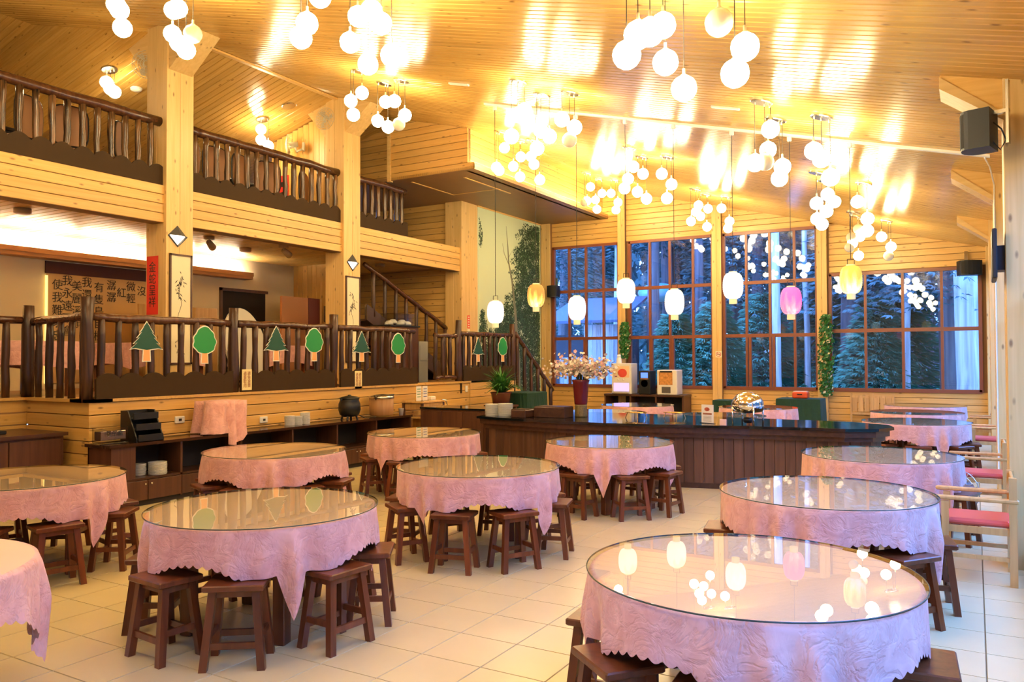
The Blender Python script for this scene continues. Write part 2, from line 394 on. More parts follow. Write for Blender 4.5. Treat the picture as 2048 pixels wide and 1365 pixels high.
# ---- mural wall and its soffit box
wm = struct('wall_mural', mbox((-10.5, 15.70, 0.0), (XP-.01, YB+.1, 5.32)), M_cream)
XB0, XB1, YS, ZS = -8.32, -8.17, 12.6, 5.30
so = struct('ceiling_soffit', mbox((-13.3, YS, ZS), (XB1, YB, ZS+.06)), plain('brown_soffit', (0.30, 0.16, 0.06), 0.45, noise=0.12, nscale=3))
mb = MB(); mb.box((-9.9, 12.9, ZS-.012), (-9.86, 14.4, ZS)); mb.box((-8.75, 13.1, ZS-.012), (-8.71, 14.9, ZS)); mb.box((-9.86, 14.36, ZS-.008), (-8.75, 14.4, ZS)); mb.build('soffit_batten', M_pine, so)
mb = MB(); mb.box((XP-.02, YS+3.1, ZS-.03), (XP+.03, YB, ZS)); mb.build('soffit_edge', M_pine, so)
bw = struct('wall_soffit_front', mbox((-10.2, YS+.02, ZS+.05), (XB0, YS+.1, 6.55)), M_slab)
z = ZS
while z < 6.6:
    xr = min(XB0 if z > ZS+.1 else XB1, EX-(z-EZ)/SL)
    if xr > -10.2: board(bw, (xr, YS+.02, z+.07), (-1,0,0), (0,-1,0), xr+10.2, 0.14, 0.02, M_pine, gap=0.009)
    z += 0.14
mb = MB(); mb.box((-10.26, YS-.03, ZS-.02), (-10.18, YS+.06, 6.5)); mb.build('corner_post', M_pineZ, bw)
bw2 = struct('wall_soffit_recess', mbox((-13.3, 12.98, ZS+.05), (-10.2, 13.06, 6.55)), M_slab)
z = ZS+.05
while z < 6.5:
    xl = max(-13.3, RX-(ZR-z)/SL)
    board(bw2, (-10.2, 12.98, z+.07), (-1,0,0), (0,-1,0), -10.2-xl, 0.14, 0.02, M_pine, gap=0.009); z += 0.14
bs = struct('wall_soffit_side', mbox((XB0-.08, YS+.1, ZS), (XB0-.02, YB, zroof(XB0)+.03)), M_slab)
for k in range(6):
    board(bs, (XB0-.02, YS+.06, ZS+.06+.13*(k+.5)), (0,1,0), (1,0,0), YB-YS-.06, 0.13, 0.02, M_pine, gap=0.009)
mb = MB(); mb.box((XB1-.03, YS, ZS+.06), (XB1, YB, ZS+.11)); mb.build('cove_lip', M_pine, so)
for k in range(5):
    y = 12.75+k*1.24
    t = thing('cove_lamp', 'fluorescent tube behind the lip of the brown soffit', 'lamp', (0,0,0), 0, 'soffit cove tubes')
    mb = MB(); mb.smooth = True; mb.tube([(-8.24, y, ZS+.10), (-8.24, y+1.1, ZS+.10)], 0.016, 8); mb.build('tube', emis('soffit_cove_light', (1.0, 0.80, 0.45), 18.0), t)
    mb = MB(); mb.cbox((-8.24, y+.55, ZS+.072), (0.05, 1.18, 0.025)); mb.build('batten', M_wplast, t)

# ---- back wall: boards above and below the windows, posts between them
wback = struct('wall_back', None, None)
XR = 0.42
def backing(x0, x1, z0, z1):
    m = MB(); m.prism([(x0, z0), (x1, z0), (x1, min(z1, zroof(x1)+.03)), (x0, min(z1, zroof(x0)+.03))], YB, YB+.08, 1); m.build('backing', M_slab, wback)
backing(XP, XR, -.02, .93)
backing(XP, -9.80, .93, 5.4); backing(-7.86, -7.60, .93, 4.66); backing(-5.42, -5.2, .93, 4.66); backing(-3.06, -2.80, .93, 4.66)
backing(XP, -2.80, 4.66, 9); backing(-2.80, XR, 3.57, 9); backing(0.13, XR, .93, 3.57)
BH = 0.135
def bboard(z, x0, x1):
    if x1-x0 > .05: board(wback, (x1, YB, z+BH/2), (-1,0,0), (0,-1,0), x1-x0, BH, 0.02, M_pine, gap=0.010)
z = 0.0
while z < 0.9: bboard(z, XP, XR); z += BH
z = 4.67
while z < 6.3:
    xr = min(XR, EX-(z-EZ)/SL)
    if xr > XP: bboard(z, XP if z < 5.3 else XB0, xr)
    z += BH
z = 3.58
while z < 4.66:
    bboard(z, -2.8, min(XR, EX-(z-EZ)/SL)); z += BH
for k, (x0, x1) in enumerate(((-7.86, -7.66), (-5.43, -5.20), (-3.05, -2.83), (-10.08, -9.80))):
    zt = zroof(x0)-.02 if k < 3 else 5.3
    o = struct('pillar_back_%d' % (k+1), mbox((x0+.012, YB-.14, 0), (x1-.012, YB, zt)), M_slab)
    w_ = (x1-x0)/2
    for q in range(2): board(o, (x0+w_*(q+.5), YB-.14, 0), (0,0,1), (0,-1,0), zt, w_, 0.016, M_pineZ, gap=0.003)
# ---- windows
def window(name, xs, zs, extra=()):
    root = struct(name, None, None); fw = 0.055
    x0, x1, z0, z1 = xs[0], xs[-1], zs[0], zs[-1]
    fr = MB()
    for a, b, c, d in ((x0, x1, z0-.03, z0+.05), (x0, x1, z1-.05, z1+.02), (x0-.02, x0+.05, z0, z1), (x1-.05, x1+.02, z0, z1)):
        fr.box((a, YB-.05, c), (b, YB+.05, d))
    fr.build('window_frame', M_frame, root)
    for x in xs[1:-1]: mbox((x-fw/2, YB-.04, z0), (x+fw/2, YB+.04, z1)).build('mullion', M_frame, root)
    for zz in zs[1:-1]: mbox((x0, YB-.045, zz-.04), (x1, YB+.045, zz+.04)).build('transom', M_frame, root)
    for x, a, b in extra: mbox((x-.03, YB-.06, a), (x+.03, YB+.03, b)).build('sash_stile', M_frame, root)
    for i in range(len(xs)-1):
        for j in range(len(zs)-1):
            mbox((xs[i]+.01, YB-.005, zs[j]+.01), (xs[i+1]-.01, YB+.005, zs[j+1]-.01)).build('pane', M_pane, root)
    return root
window('window_1', [-9.78, -9.30, -8.81, -8.31, -7.87], [.95, 2.20, 3.45, 4.65], ((-8.85, .95, 2.2),))
window('window_2', [-7.60, -7.04, -6.52, -5.93, -5.43], [.95, 2.20, 3.45, 4.65], ((-6.45, .95, 2.2), (-7.0, .95, 2.2)))
window('window_3', [-5.19, -4.64, -4.10, -3.55, -3.05], [.95, 2.20, 3.45, 4.65], ((-4.56, .95, 2.2), (-4.02, .95, 2.2)))
window('window_4', [-2.80, -2.06, -1.32, -.58, .13], [.95, 2.27, 3.55])
# ---- right wall: posts with knee braces, glazed bays between them
wr = struct('wall_right', None, None)
M_ext = plain('outer_wall', (0.5, 0.32, 0.14), 0.6)
mbox((0.42, YN, -.02), (0.62, YB, 0.25)).build('plinth', M_ext, wr); mbox((0.42, YN, 3.35), (0.62, YB, 4.2)).build('head_board', M_ext, wr)
for k, yb in enumerate([-.2]+BAY+[YB-.25]):
    o = struct('pillar_right_%d' % (k+1), mbox((.245, yb+.02, 0), (.66, yb+.40, 4.0)), M_slab)
    for q in range(2): board(o, (.225+.22*(q+.5), yb+.02, 0), (0,0,1), (0,-1,0), 4.0, 0.22, 0.02, M_pineZ, gap=0.003)
    for q in range(2): board(o, (.245, yb+.02+.19*(q+.5), 0), (0,0,1), (-1,0,0), 4.0, 0.19, 0.02, M_pineZ, gap=0.003)
    if k < 5 and yb > 0:
        m = MB(); m.prism([(.225, 3.66), (.225, zroof(.225)), (-.22, zroof(-.22)), (-.22, zroof(-.22)-.05)], yb+.02, yb+.36, 1); m.build('knee_panel', M_pine, o)
        m = MB(); m.prism([(.235, 3.60), (.235, 3.66), (-.225, zroof(-.22)-.02), (-.225, zroof(-.22)-.12)], yb+.0, yb+.38, 1); m.build('knee_brace', M_pineZ, o)
for k, (ya, yb) in enumerate(((-2.9, -.2), (.2, 3.65), (4.05, 7.49), (7.89, 11.33), (11.73, 15.17), (15.57, 18.75))):
    w = struct('window_%d' % (k+5), None, None)
    for q in range(4):
        y = ya+(yb-ya)*q/3; mbox((.49, y-.03, .25), (.55, y+.03, 3.35)).build('mullion', M_frame, w)
    mbox((.50, ya, 2.2), (.54, yb, 2.26)).build('transom', M_frame, w)
    for q in range(3):
        y0_, y1_ = ya+(yb-ya)*q/3, ya+(yb-ya)*(q+1)/3
        mbox((.515, y0_, .25), (.523, y1_, 3.35)).build('pane', M_pane, w)
wn = struct('wall_near', mbox((-21.6, YN-.1, -.1), (.7, YN, 8.6)), M_ext)

# ---- raised platform: front clad with boards, an inner corner on the near side
plat = struct('floor_platform', mbox((-13.4, 5.47, 0.9), (XPL-.02, 15.2, 1.20)), plain('platform_floor', (0.30, 0.16, 0.07), 0.4))
mbox((-13.4, 2.9, 0.9), (-10.1, 5.42, 1.20)).build('platform_near', plain('platform_floor', (0.3, .16, .07), .4), plat)
wp1 = struct('wall_platform', mbox((-10.1, 5.45, 0), (XPL-.02, 13.4, 1.20)), M_slab)
mbox((-10.35, YN, 0), (-10.12, 5.45, 1.2)).build('near_backing', M_slab, wp1)
for k in range(8):
    z = 0.15*k+.075
    board(wp1, (XPL-.02, 5.43, z), (0,1,0), (1,0,0), 7.95, 0.15, 0.02, M_pine, gap=0.010)
    board(wp1, (XPL, 5.45, z), (-1,0,0), (0,-1,0), 1.30, 0.15, 0.02, M_pine, gap=0.010)
    board(wp1, (-10.12, 1.5, z), (0,1,0), (1,0,0), 3.95, 0.15, 0.02, M_pine, gap=0.010)
mb = MB(); mb.box((XPL-.3, 5.38, 1.20), (XPL+.03, 13.4, 1.235)); mb.box((-10.15, 5.38, 1.20), (XPL+.03, 5.7, 1.235)); mb.box((-10.4, 1.5, 1.20), (-10.07, 5.5, 1.235)); mb.build('cap_board', M_pine, wp1)
mb = MB(); mb.box((-9.4, 13.4, 0), (XPL-.02, 15.2, 1.20)); o = struct('wall_platform_far', mb, M_slab)
for k in range(8): board(o, (XPL-.02, 13.4, .15*k+.075), (0,1,0), (1,0,0), 1.85, 0.15, 0.02, M_pine, gap=0.010)

# ================================================================== RAILINGS
def log_mesh(seed, Ln, r, n=8, seg=5, wob=0.006):
    rnd = random.Random(seed); m = MB(); m.smooth = True
    pts = [(rnd.uniform(-wob, wob), rnd.uniform(-wob, wob), Ln*i/seg) for i in range(seg+1)]
    m.tube(pts, [r*rnd.uniform(.86, 1.12) for _ in pts], n); return m
LOGS = [log_mesh(k, 1.0, 0.043).mesh('baluster', M_log) for k in range(5)]
DLOGS = [log_mesh(k+20, 1.0, 0.042).mesh('baluster', wood('dark_bark_log', (0.085, 0.034, 0.014), (0.02, 0.008, 0.004), 2, rough=0.35, knots=False, var=0.25, bump=0.4)) for k in range(5)]
M_dlog = MATS['dark_bark_log']
def baluster(root, x, y, z0, z1, set_, r=1.0):
    o = link('baluster', random.choice(set_), root); o.location = (x, y, z0); o.scale = (r, r, z1-z0); o.rotation_euler = (0, 0, random.uniform(0, 6)); return o
def rail(root, a, b, r, mat, name='handrail'):
    m = MB(); m.smooth = True; k = 9; a, b = Vector(a), Vector(b)
    pts = [a.lerp(b, i/k)+Vector((0, 0, random.uniform(-.012, .012))) for i in range(k+1)]
    m.tube(pts, [r*random.uniform(.9, 1.08) for _ in pts], 12); return m.build(name, mat, root)
def wavy(root, y0, y1, z0, z1, amp, per, x0, x1, ax=0):
    n = max(8, int((y1-y0)/per*10)); top = []
    for i in range(n+1):
        y = y0+(y1-y0)*i/n; top.append((y, z1-amp*(1-abs(math.sin(math.pi*(y-y0)/per))**0.8)))
    m = MB()
    for i in range(n):
        a, b = top[i], top[i+1]
        m.prism([(a[0], z0), (b[0], z0), b, a], x0, x1, ax)
    return m.build('wavy_board', M_wavy, root)
def loft_rail(label, y0, y1, pxs, x=XP-.16):
    t = thing('log_railing', label, 'railing', (x, (y0+y1)/2, 4.23), 0, 'loft railings'); oy = (y0+y1)/2
    rail(t, (0, y0-oy, .95), (0, y1-oy, .95), .072, M_rail)
    for px in pxs:
        y = P(px, 280, 0, x)[1]
        if y0+.03 < y < y1-.02: baluster(t, 0, y-oy, .12, .93, LOGS)
    wavy(t, y0-oy, y1-oy, 0, .30, .085, .275, .05, .08)
    return t
loft_rail('dark log railing of the loft above the calligraphy banner', 3.3, 7.40, [-70, -35, 3.5, 37, 71, 104, 134, 165, 194, 222, 250, 276, 301])
loft_rail('dark log railing of the loft between the two lamp posts', 7.83, 11.12, [370+.1685*q for q in (115, 250, 375, 500, 620, 740, 850, 965, 1085, 1190, 1290, 1395, 1500, 1590, 1690, 1780)])
loft_rail('short log railing of the loft under the brown soffit', 11.58, 13.15, [500+.2564*q for q in (895, 950, 1000, 1050, 1095, 1140, 1180, 1215)])
# lower railing along the platform edge
XRL = XPL-.06
def platform_rail(label, y0, y1, n, zb=1.235, board_=True, group='platform railings', zt=2.24):
    oy = (y0+y1)/2; t = thing('log_railing', label, 'railing', (XRL, oy, zb), 0, group)
    rail(t, (0, y0-oy, zt-zb-.05), (0, y1-oy, zt-zb-.05), .05, M_rail)
    for i in range(n): baluster(t, 0, y0-oy+(y1-y0)*(i+.5)/n, 0, zt-zb-.06, DLOGS)
    if board_: wavy(t, y0-oy, y1-oy, 0, .30, .07, .30, .05, .085)
    return t
def rail_post(x, y, z0, z1, label):
    t = tag(log_mesh(int(y*100), z1-z0, .07, 10, 4, .008).build('rail_post', M_dlog), label, 'post', 'railing posts'); t.location = (x, y, z0); return t
platform_rail('dark log railing with wavy board from the corner post to the first post', 5.50, 7.46, 9)
platform_rail('dark log railing with wavy board in front of the dark doorway', 7.60, 9.46, 9)
platform_rail('dark log railing with wavy board in front of the framed scroll and stairs', 9.60, 11.62, 10)
platform_rail('dark log railing beside the mural with a potted palm before it', 13.14, 15.15, 10)
t = thing('log_railing', 'dark log railing turning the corner of the platform', 'railing', ((-10.1+XRL)/2, 5.5, 1.235), 0, 'platform railings')
hw = (XRL+10.1)/2
rail(t, (-hw, 0, .93), (hw, 0, .97), .05, M_rail)
for i in range(5): baluster(t, -hw+2*hw*(i+.6)/5.4, 0, 0, .93, DLOGS)
t = thing('log_railing', 'dark log railing over the near cupboard', 'railing', (-10.17, 4.2, 1.235), 0, 'platform railings')
rail(t, (0, -1.6, .95), (0, 1.2, .95), .05, M_rail)
for i in range(8): baluster(t, 0, -1.5+i*.36, 0, .94, DLOGS)
rail_post(-10.15, 5.47, 1.2, 2.37, 'bark post where the platform railing bends over the near cupboard')
rail_post(XRL, 5.44, 1.2, 2.42, 'tall bark post at the outer corner of the platform')
rail_post(XRL, 7.53, 1.2, 2.40, 'bark post of the platform railing before the dark doorway')
rail_post(XRL, 9.52, 1.2, 2.40, 'bark post of the platform railing beside the second boarded pillar')
rail_post(XRL, 13.07, 1.0, 2.45, 'thick bark post beside the little gate')
rail_post(XRL, 15.2, .9, 2.45, 'bark post at the top of the short stair by the mural')
# gate at the platform steps
t = thing('log_gate', 'low log gate on the platform beside the stair foot', 'gate', (XRL, 12.65, 1.2))
rail(t, (0, -.38, .93), (0, .38, .93), .045, M_rail); rail(t, (0, -.38, .12), (0, .38, .12), .045, M_rail)
for i in range(4): baluster(t, 0, -.36+i*.24, .1, .95, DLOGS)
# stair from the platform to the loft
M_tread = plain('dark_stair', (0.06, 0.03, 0.018), 0.4)
st = thing('staircase', 'dark wooden staircase with log handrail climbing behind the second pillar', 'staircase', (-11.0, 13.4, 1.2))
for k in range(8):
    cb((-.1, 1.55-k*.34, .16+k*.16), (1.1, .38, .04)).build('tread', M_tread, st); cb((-.1, 1.72-k*.34, .08+k*.16), (1.1, .03, .16)).build('riser', M_tread, st)
for x in (-.65, .46):
    m = MB(); m.prism([(1.85, 0), (1.85, .18), (-1.15, 1.59), (-1.15, 1.27), (1.45, 0)], x-.03, x+.03, 0); m.build('stringer', M_tread, st)
rail(st, (.46, 1.72, 1.16), (.46, -1.2, 2.39), .05, M_rail)
for k in range(8): baluster(st, .46, 1.6-k*.36, .15+k*.17, 1.18+k*.152, DLOGS)
# short stair from the platform down to the floor by the mural
st = thing('staircase', 'short wooden stair with log handrail going down beside the mural', 'staircase', (-9.2, 16.2, 0))
for k in range(6):
    cb((-.1, -.85+k*.32, 1.02-k*.19), (.9, .34, .04)).build('tread', M_tread, st); cb((-.1, -.70+k*.32, .92-k*.19), (.9, .03, .18)).build('riser', M_pine, st)
m = MB(); m.prism([(-1.0, .75), (-1.0, 1.1), (1.0, .1), (1.0, 0), (.6, 0)], .36, .40, 0); m.build('stringer', M_pine, st)
rail(st, (.38, -.95, 2.25), (.38, .85, .92), .05, M_rail)
for k in range(6): baluster(st, .38, -.85+k*.32, 1.0-k*.18, 2.16-k*.235, DLOGS)

# ================================================================== LAMPS
M_globe = emis('lit_opal_globe', (1.0, 0.81, 0.46), 15.0)
M_off = plain('unlit_opal_globe', (0.85, 0.78, 0.6), 0.2)
GR = 0.098
_gm = MB(); _gm.smooth = True; _gm.sphere((0,0,0), GR, 14, 8); GL_ON = _gm.mesh('globe', M_globe); GL_OFF = _gm.mesh('globe', M_off)
_cm = MB(); _cm.smooth = True; _cm.lathe([(.012, .15), (.012, .112), (.022, .105), (.026, .09)], 10); CAPM = _cm.mesh('globe_cap', plain('globe_cap', (.75, .68, .5), .35))
_kd = {}
def cord_mesh(L):
    k = round(L, 2)
    if k not in _kd:
        m = MB(); m.tube([(0,0,0), (0,0,k+.01)], .0035, 5, False); _kd[k] = m.mesh('cord', M_cord)
    return _kd[k]
_pm = MB(); _pm.smooth = False; _pm.lathe([(.125, 0), (.125, -.018), (.115, -.026), (1e-6, -.026)], 24); PLATE = _pm.mesh('ceiling_plate', plain('satin_nickel', (.62, .55, .42), .25, metal=1.0))
_np = MB(); _np.lathe([(.01, -.025), (.01, -.05), (.004, -.055)], 8); NIP = _np.mesh('cord_grip', M_wplast)
def lamp(cx, cy, globes, label, group, fun=None, nrm=(SL, 0, 1), off=(), pix=True):
    zf = fun or zroof; z = zf(cx); c = np.array([cx, cy, z]); dep = depth_of(c)
    t = thing('pendant_lamp', label, 'pendant lamp', (cx, cy, z), 0, group)
    pl = link('ceiling_plate', PLATE, t); pl.rotation_euler = Vector(nrm).to_track_quat('Z', 'Y').to_euler()
    for i, g in enumerate(globes):
        if pix:
            p = at_depth(g[0], g[1], dep); dx, dy = p[0]-cx, p[1]-cy
            r = math.hypot(dx, dy)
            if r > .17: dx, dy = dx*.17/r, dy*.17/r
            gz = p[2]-z
        else: dx, dy, gz = g
        ztop = zf(cx+dx)-z-.02; L = max(.08, ztop-(gz+.14))
        go = link('globe', GL_OFF if i in off else GL_ON, t); go.location = (dx, dy, gz)
        link('globe_cap', CAPM, go)
        co = link('cord', cord_mesh(L), t); co.location = (dx, dy, gz+.14)
        n = link('cord_grip', NIP, t); n.location = (dx*.9, dy*.9, ztop+.02)
    return t
A = 'pendant clusters over the hall'
def lab(s): return 'three globe lamp ' + s
for cx, cy, gl, s, off in [
    (-1.97, 5.05, [(1253.5, 110), (1276, 70), (1300, 64)], 'hanging over the table in the hall front, globes in a slanting row', ()),
    (-1.97, 5.75, [(1326, 51), (1331, 125), (1368, 177)], 'with its lowest globe hanging far down alone', ()),
    (-1.43, 5.40, [(1438, 45), (1490, 94), (1470, 147)], 'top globe unlit, beside the speaker post', (0,)),
    (-5.00, 5.05, [(602, 75), (614, 47), (640, -7)], 'two lit globes overlapping, between table and platform corner', ()),
    (-5.00, 5.75, [(700, 85), (716, 33), (736, 129)], 'over the middle aisle with one low globe', ()),
    (-4.47, 5.40, [(762, 47), (743, 22), (783, 111)], 'over the middle aisle with all globes high', ()),
    (-7.75, 5.10, [(232, 9), (239, 20), (245, 56)], 'over the sideboard end with its globes in one column', ()),
    (-7.75, 5.80, [(345, 68), (346, 21), (357, 86)], 'before the first boarded pillar with all globes lit', ()),
    (-7.20, 5.45, [(356, 17), (372, 100), (386, 68)], 'in front of the first boarded pillar with one unlit globe', (2,)),
    (-7.86, 9.00, [(701.6, 202), (724, 186), (706.6, 229.6)], 'before the head of the second pillar', ()),
    (-7.90, 9.61, [(755.5, 242), (771, 204), (776, 254)], 'beside the second pillar over the black kettle', ()),
    (-7.33, 9.32, [(789, 202.6), (797.7, 249), (810, 230.7)], 'beside the boarded soffit box with one unlit globe', (1,)),
    (-5.04, 8.82, [(1023, 273), (1036, 230), (1049, 221)], 'above the plate end of the bar', ()),
    (-5.00, 9.40, [(1074, 297), (1082, 262), (1099, 273)], 'above the blossom vase', ()),
    (-4.46, 9.16, [(1124, 239), (1149, 255), (1139, 280)], 'above the bar with a pale unlit globe lowest', (2,)),
    (-7.60, 12.62, [(1009, 296), (993, 335), (998, 341)], 'before the glowing side of the soffit box', ()),
    (-7.56, 13.36, [(1041.6, 314), (1026.7, 333), (1040, 354)], 'beside the soffit box above the green covered table', ()),
    (-7.13, 13.03, [(1062, 313), (1068, 329), (1079.6, 360)], 'beside the soffit box with its lowest globe free', ()),
    (-5.03, 12.59, [(1256, 358), (1249, 377), (1267, 334)], 'before the first window post, globes stacked', ()),
    (-5.08, 13.33, [(1286, 348), (1275, 384), (1293, 398)], 'just past the first window post', ()),
    (-4.49, 13.00, [(1323.5, 348), (1343, 369), (1334, 397)], 'between two window posts, globes apart', ()),
    (-7.63, 16.47, [(1181, 374), (1169, 405), (1174, 402)], 'at the end of the soffit with an unlit globe', (1,)),
    (-7.64, 17.19, [(1204, 387), (1191, 400), (1194, 419)], 'near the back wall beside the glowing soffit end', ()),
    (-7.13, 16.96, [(1222, 387), (1236, 405), (1232, 420)], 'near the back wall touching the first window post', ()),
    (-5.10, 16.52, [(1382, 443), (1397, 411), (1392, 424)], 'near the back wall above the second window', ()),
    (-5.06, 17.16, [(1416, 418), (1401, 433), (1414, 454)], 'near the back wall beside the second window post', ()),
    (-4.57, 17.00, [(1443, 417), (1459, 443), (1456, 457)], 'near the back wall above the third window', ()),
    (-1.97, 8.81, [(1510, 326), (1530, 324), (1541, 259)], 'over the bar end with one unlit globe', (1,)),
    (-1.98, 9.58, [(1536, 300), (1565, 334), (1559, 357)], 'over the bar end with all globes lit', ()),
    (-1.42, 9.24, [(1627, 302), (1643, 318), (1661, 355)], 'with the longest cord over the far row of tables', ()),
    (-2.04, 12.76, [(1633, 407), (1655, 389), (1653, 423)], 'before the third window post, higher set', ()),
    (-2.00, 13.40, [(1669, 404), (1634, 438), (1644, 449)], 'before the third window post, lower set', ()),
    (-1.43, 13.17, [(1715, 404), (1735, 438), (1734, 462)], 'past the third window post with one globe high', ()),
    (-2.00, 16.63, [(1702, 475), (1705, 487), (1699, 495)], 'near the back wall with two unlit globes', (0, 2)),
    (-2.01, 17.15, [(1716, 458), (1720, 474), (1717, 512)], 'near the back wall with a single unlit globe on top', (0,)),
    (-1.46, 17.09, [(1763, 474), (1782, 494), (1777, 512)], 'near the back wall with its lowest globe unlit', (2,)),
]: lamp(cx, cy, gl, lab(s), A, off=off)
for cx in (-7.75, -5.0, -1.97):          # unseen row over the camera carrying on the grid, added for its light
    for dx, dy in ((0, 0), (0, .7), (.54, .35)):
        lamp(cx+dx, 1.2+dy, [(-.09, 0, -.6), (.0, .02, -.75), (.09, 0, -.5)], lab('added unseen over the entrance end of the hall'), 'added pendant clusters over the entrance end', pix=False)
def loft_lamp(px, py, gl, s, off=()):
    c = on_loft(px, py); lamp(c[0], c[1], gl, lab(s), 'loft pendants', zloft, (-SL, 0, 1), off)
loft_lamp(219, 138, [(213, 165), (229, 184), (221, 178)], 'hanging in the loft beside the first pillar')
loft_lamp(525, 238, [(522, 259), (522, 280), (537, 292)], 'hanging in the loft before the partition, two globes in a column')
lamp(-11.0, 10.6, [(600, 168), (615, 180), (606, 191)], lab('hanging in the loft just below the ridge'), 'loft pendants', zloft, (-SL, 0, 1), (0,))
for y in (5.2,):
    lamp(-12.6, y, [(-.09, 0, -.5), (0, .05, -.7), (.09, 0, -.6)], lab('hanging high in the loft beyond the rail'), 'loft pendants', lambda x: 6.9, (0,0,1), pix=False)

# ---- paper lanterns on a ceiling rail
LY = 10.33
tr = thing('light_rail', 'cream surface rail on the sloping ceiling that carries the paper lanterns', 'rail', (0, 0, 0))
m = MB(); Rr = Matrix.Rotation(math.atan(SL), 3, 'Y')
m.add([(-6.5, LY-.03, zroof(-6.5)), (.18, LY-.03, zroof(.18)), (.18, LY+.03, zroof(.18)), (-6.5, LY+.03, zroof(-6.5)), (-6.5, LY-.03, zroof(-6.5)-.03), (.18, LY-.03, zroof(.18)-.03), (.18, LY+.03, zroof(.18)-.03), (-6.5, LY+.03, zroof(-6.5)-.03)],
      [(0,3,2,1),(4,5,6,7),(0,1,5,4),(1,2,6,5),(2,3,7,6),(3,0,4,7)]); m.build('channel', M_wplast, tr)
def lantern_mat(name, ca, cb_, cc, wgt, strength):
    m, nt, b, N, L = newmat(name)
    tc = N.new('ShaderNodeTexCoord'); mp = N.new('ShaderNodeMapping'); mp.inputs['Scale'].default_value = (14, 14, 3.0); L.new(tc.outputs['Object'], mp.inputs['Vector'])
    nz = N.new('ShaderNodeTexNoise'); nz.inputs['Scale'].default_value = 1.0; nz.inputs['Detail'].default_value = 2; L.new(mp.outputs[0], nz.inputs['Vector'])
    sx = N.new('ShaderNodeSeparateXYZ'); L.new(tc.outputs['Object'], sx.inputs[0])
    zr = N.new('ShaderNodeMapRange'); zr.inputs['From Min'].default_value = -.17; zr.inputs['From Max'].default_value = .17; zr.inputs['To Min'].default_value = -.22; zr.inputs['To Max'].default_value = .25; L.new(sx.outputs['Z'], zr.inputs['Value'])
    ad = N.new('ShaderNodeMath'); ad.operation = 'ADD'; L.new(nz.outputs['Fac'], ad.inputs[0]); L.new(zr.outputs[0], ad.inputs[1])
    cr = N.new('ShaderNodeValToRGB'); e = cr.color_ramp.elements; e[0].position = max(.02, .50-wgt*.36); e[0].color = (*ca, 1); e[1].position = .78-.16*wgt; e[1].color = (*cc, 1)
    k = e.new(.62-.2*wgt); k.color = (*cb_, 1); L.new(ad.outputs[0], cr.inputs[0])
    L.new(cr.outputs[0], b.inputs['Base Color']); L.new(cr.outputs[0], b.inputs['Emission Color']); b.inputs['Emission Strength'].default_value = strength; b.inputs['Roughness'].default_value = .8; m.cycles.emission_sampling = 'NONE'
    return m
W_ = (1.0, .95, .85)
LS = [('lilac and white paper lantern before the mural', W_, (.9, .6, .8), (.75, .45, .9), 0.4),
      ('orange painted paper lantern before the corner post', W_, (1, .55, .12), (.75, .22, .05), 1.2),
      ('white paper lantern with a grey bamboo print', W_, (.85, .88, .95), (.65, .68, .8), 0.3),
      ('plain cream paper lantern before the first window post', W_, W_, (1, .9, .6), 0.0),
      ('plain white paper lantern with a greenish collar', W_, W_, (.9, .95, .6), 0.0),
      ('white paper lantern washed pale blue at its top', W_, (.6, .85, .95), (.5, .8, .9), 0.5),
      ('magenta paper lantern with white flowers', (1, .85, .85), (.9, .25, .45), (.75, .12, .45), 1.4),
      ('yellow paper lantern with dark stripes', W_, (1, .8, .2), (.75, .5, .08), 0.9)]
LX = [-6.317, -5.611, -4.94, -4.183, -3.486, -2.698, -1.976, -1.277]; LZ = [2.396, 2.618, 2.409, 2.62, 2.44, 2.625, 2.401, 2.628]
for i, (s, a, b_, c_, w) in enumerate(LS):
    t = thing('paper_lantern', s, 'lantern', (LX[i], LY, LZ[i]), 0, 'paper lanterns')
    m = MB(); m.smooth = True
    prof = []
    for k in range(25):
        u = -1+2*k/24; r = .055+.073*(1-abs(u)**2.6)**.55; prof.append((r+(.0025 if k % 2 else -.0015), .17*u))
    m.lathe(prof, 24); m.build('paper_shade', lantern_mat('lantern_paper_%d' % (i+1), a, b_, c_, w, 0.28 if w > .8 else 0.40), t)
    m = MB(); m.smooth = True; m.lathe([(.05, -.235), (.05, -.165)], 20, caps=False); m.build('bottom_collar', plain('lantern_collar', (.9, .75, .42), .6, emit=(.9, .7, .35), estr=.12), t); m = MB(); m.smooth = True; m.lathe([(.05, .165), (.05, .185)], 20, caps=False); m.build('top_collar', plain('lantern_collar', (.9, .75, .42), .6, emit=(.9, .7, .35), estr=.12), t)
    zt = zroof(LX[i])-LZ[i]-.03
    m = MB(); m.tube([(0, 0, .25), (0, 0, zt)], .004, 5, False); m.tube([(-.04, 0, .18), (-.04, 0, .25)], .004, 5); m.tube([(.04, 0, .18), (.04, 0, .25)], .004, 5); m.tube([(-.04, 0, .25), (.04, 0, .25)], .004, 5); m.build('cord', M_cord, t)
    m = MB(); m.cbox((0, 0, zt-.03), (.05, .05, .06), .006); m.build('rail_plug', M_wplast, t)
# small surface battens, smoke heads
for k, (px, py) in enumerate(((918, 167), (1451, 214))):
    c = on_roof(px, py); t = tag(cb((0, 0, -.012), (.34, .06, .024), .005).build('emergency_light', M_wplast), 'flat cream emergency fitting on the ceiling boards', 'light fitting', 'ceiling fittings'); t.location = c; t.rotation_euler = (0, math.atan(SL), 0)

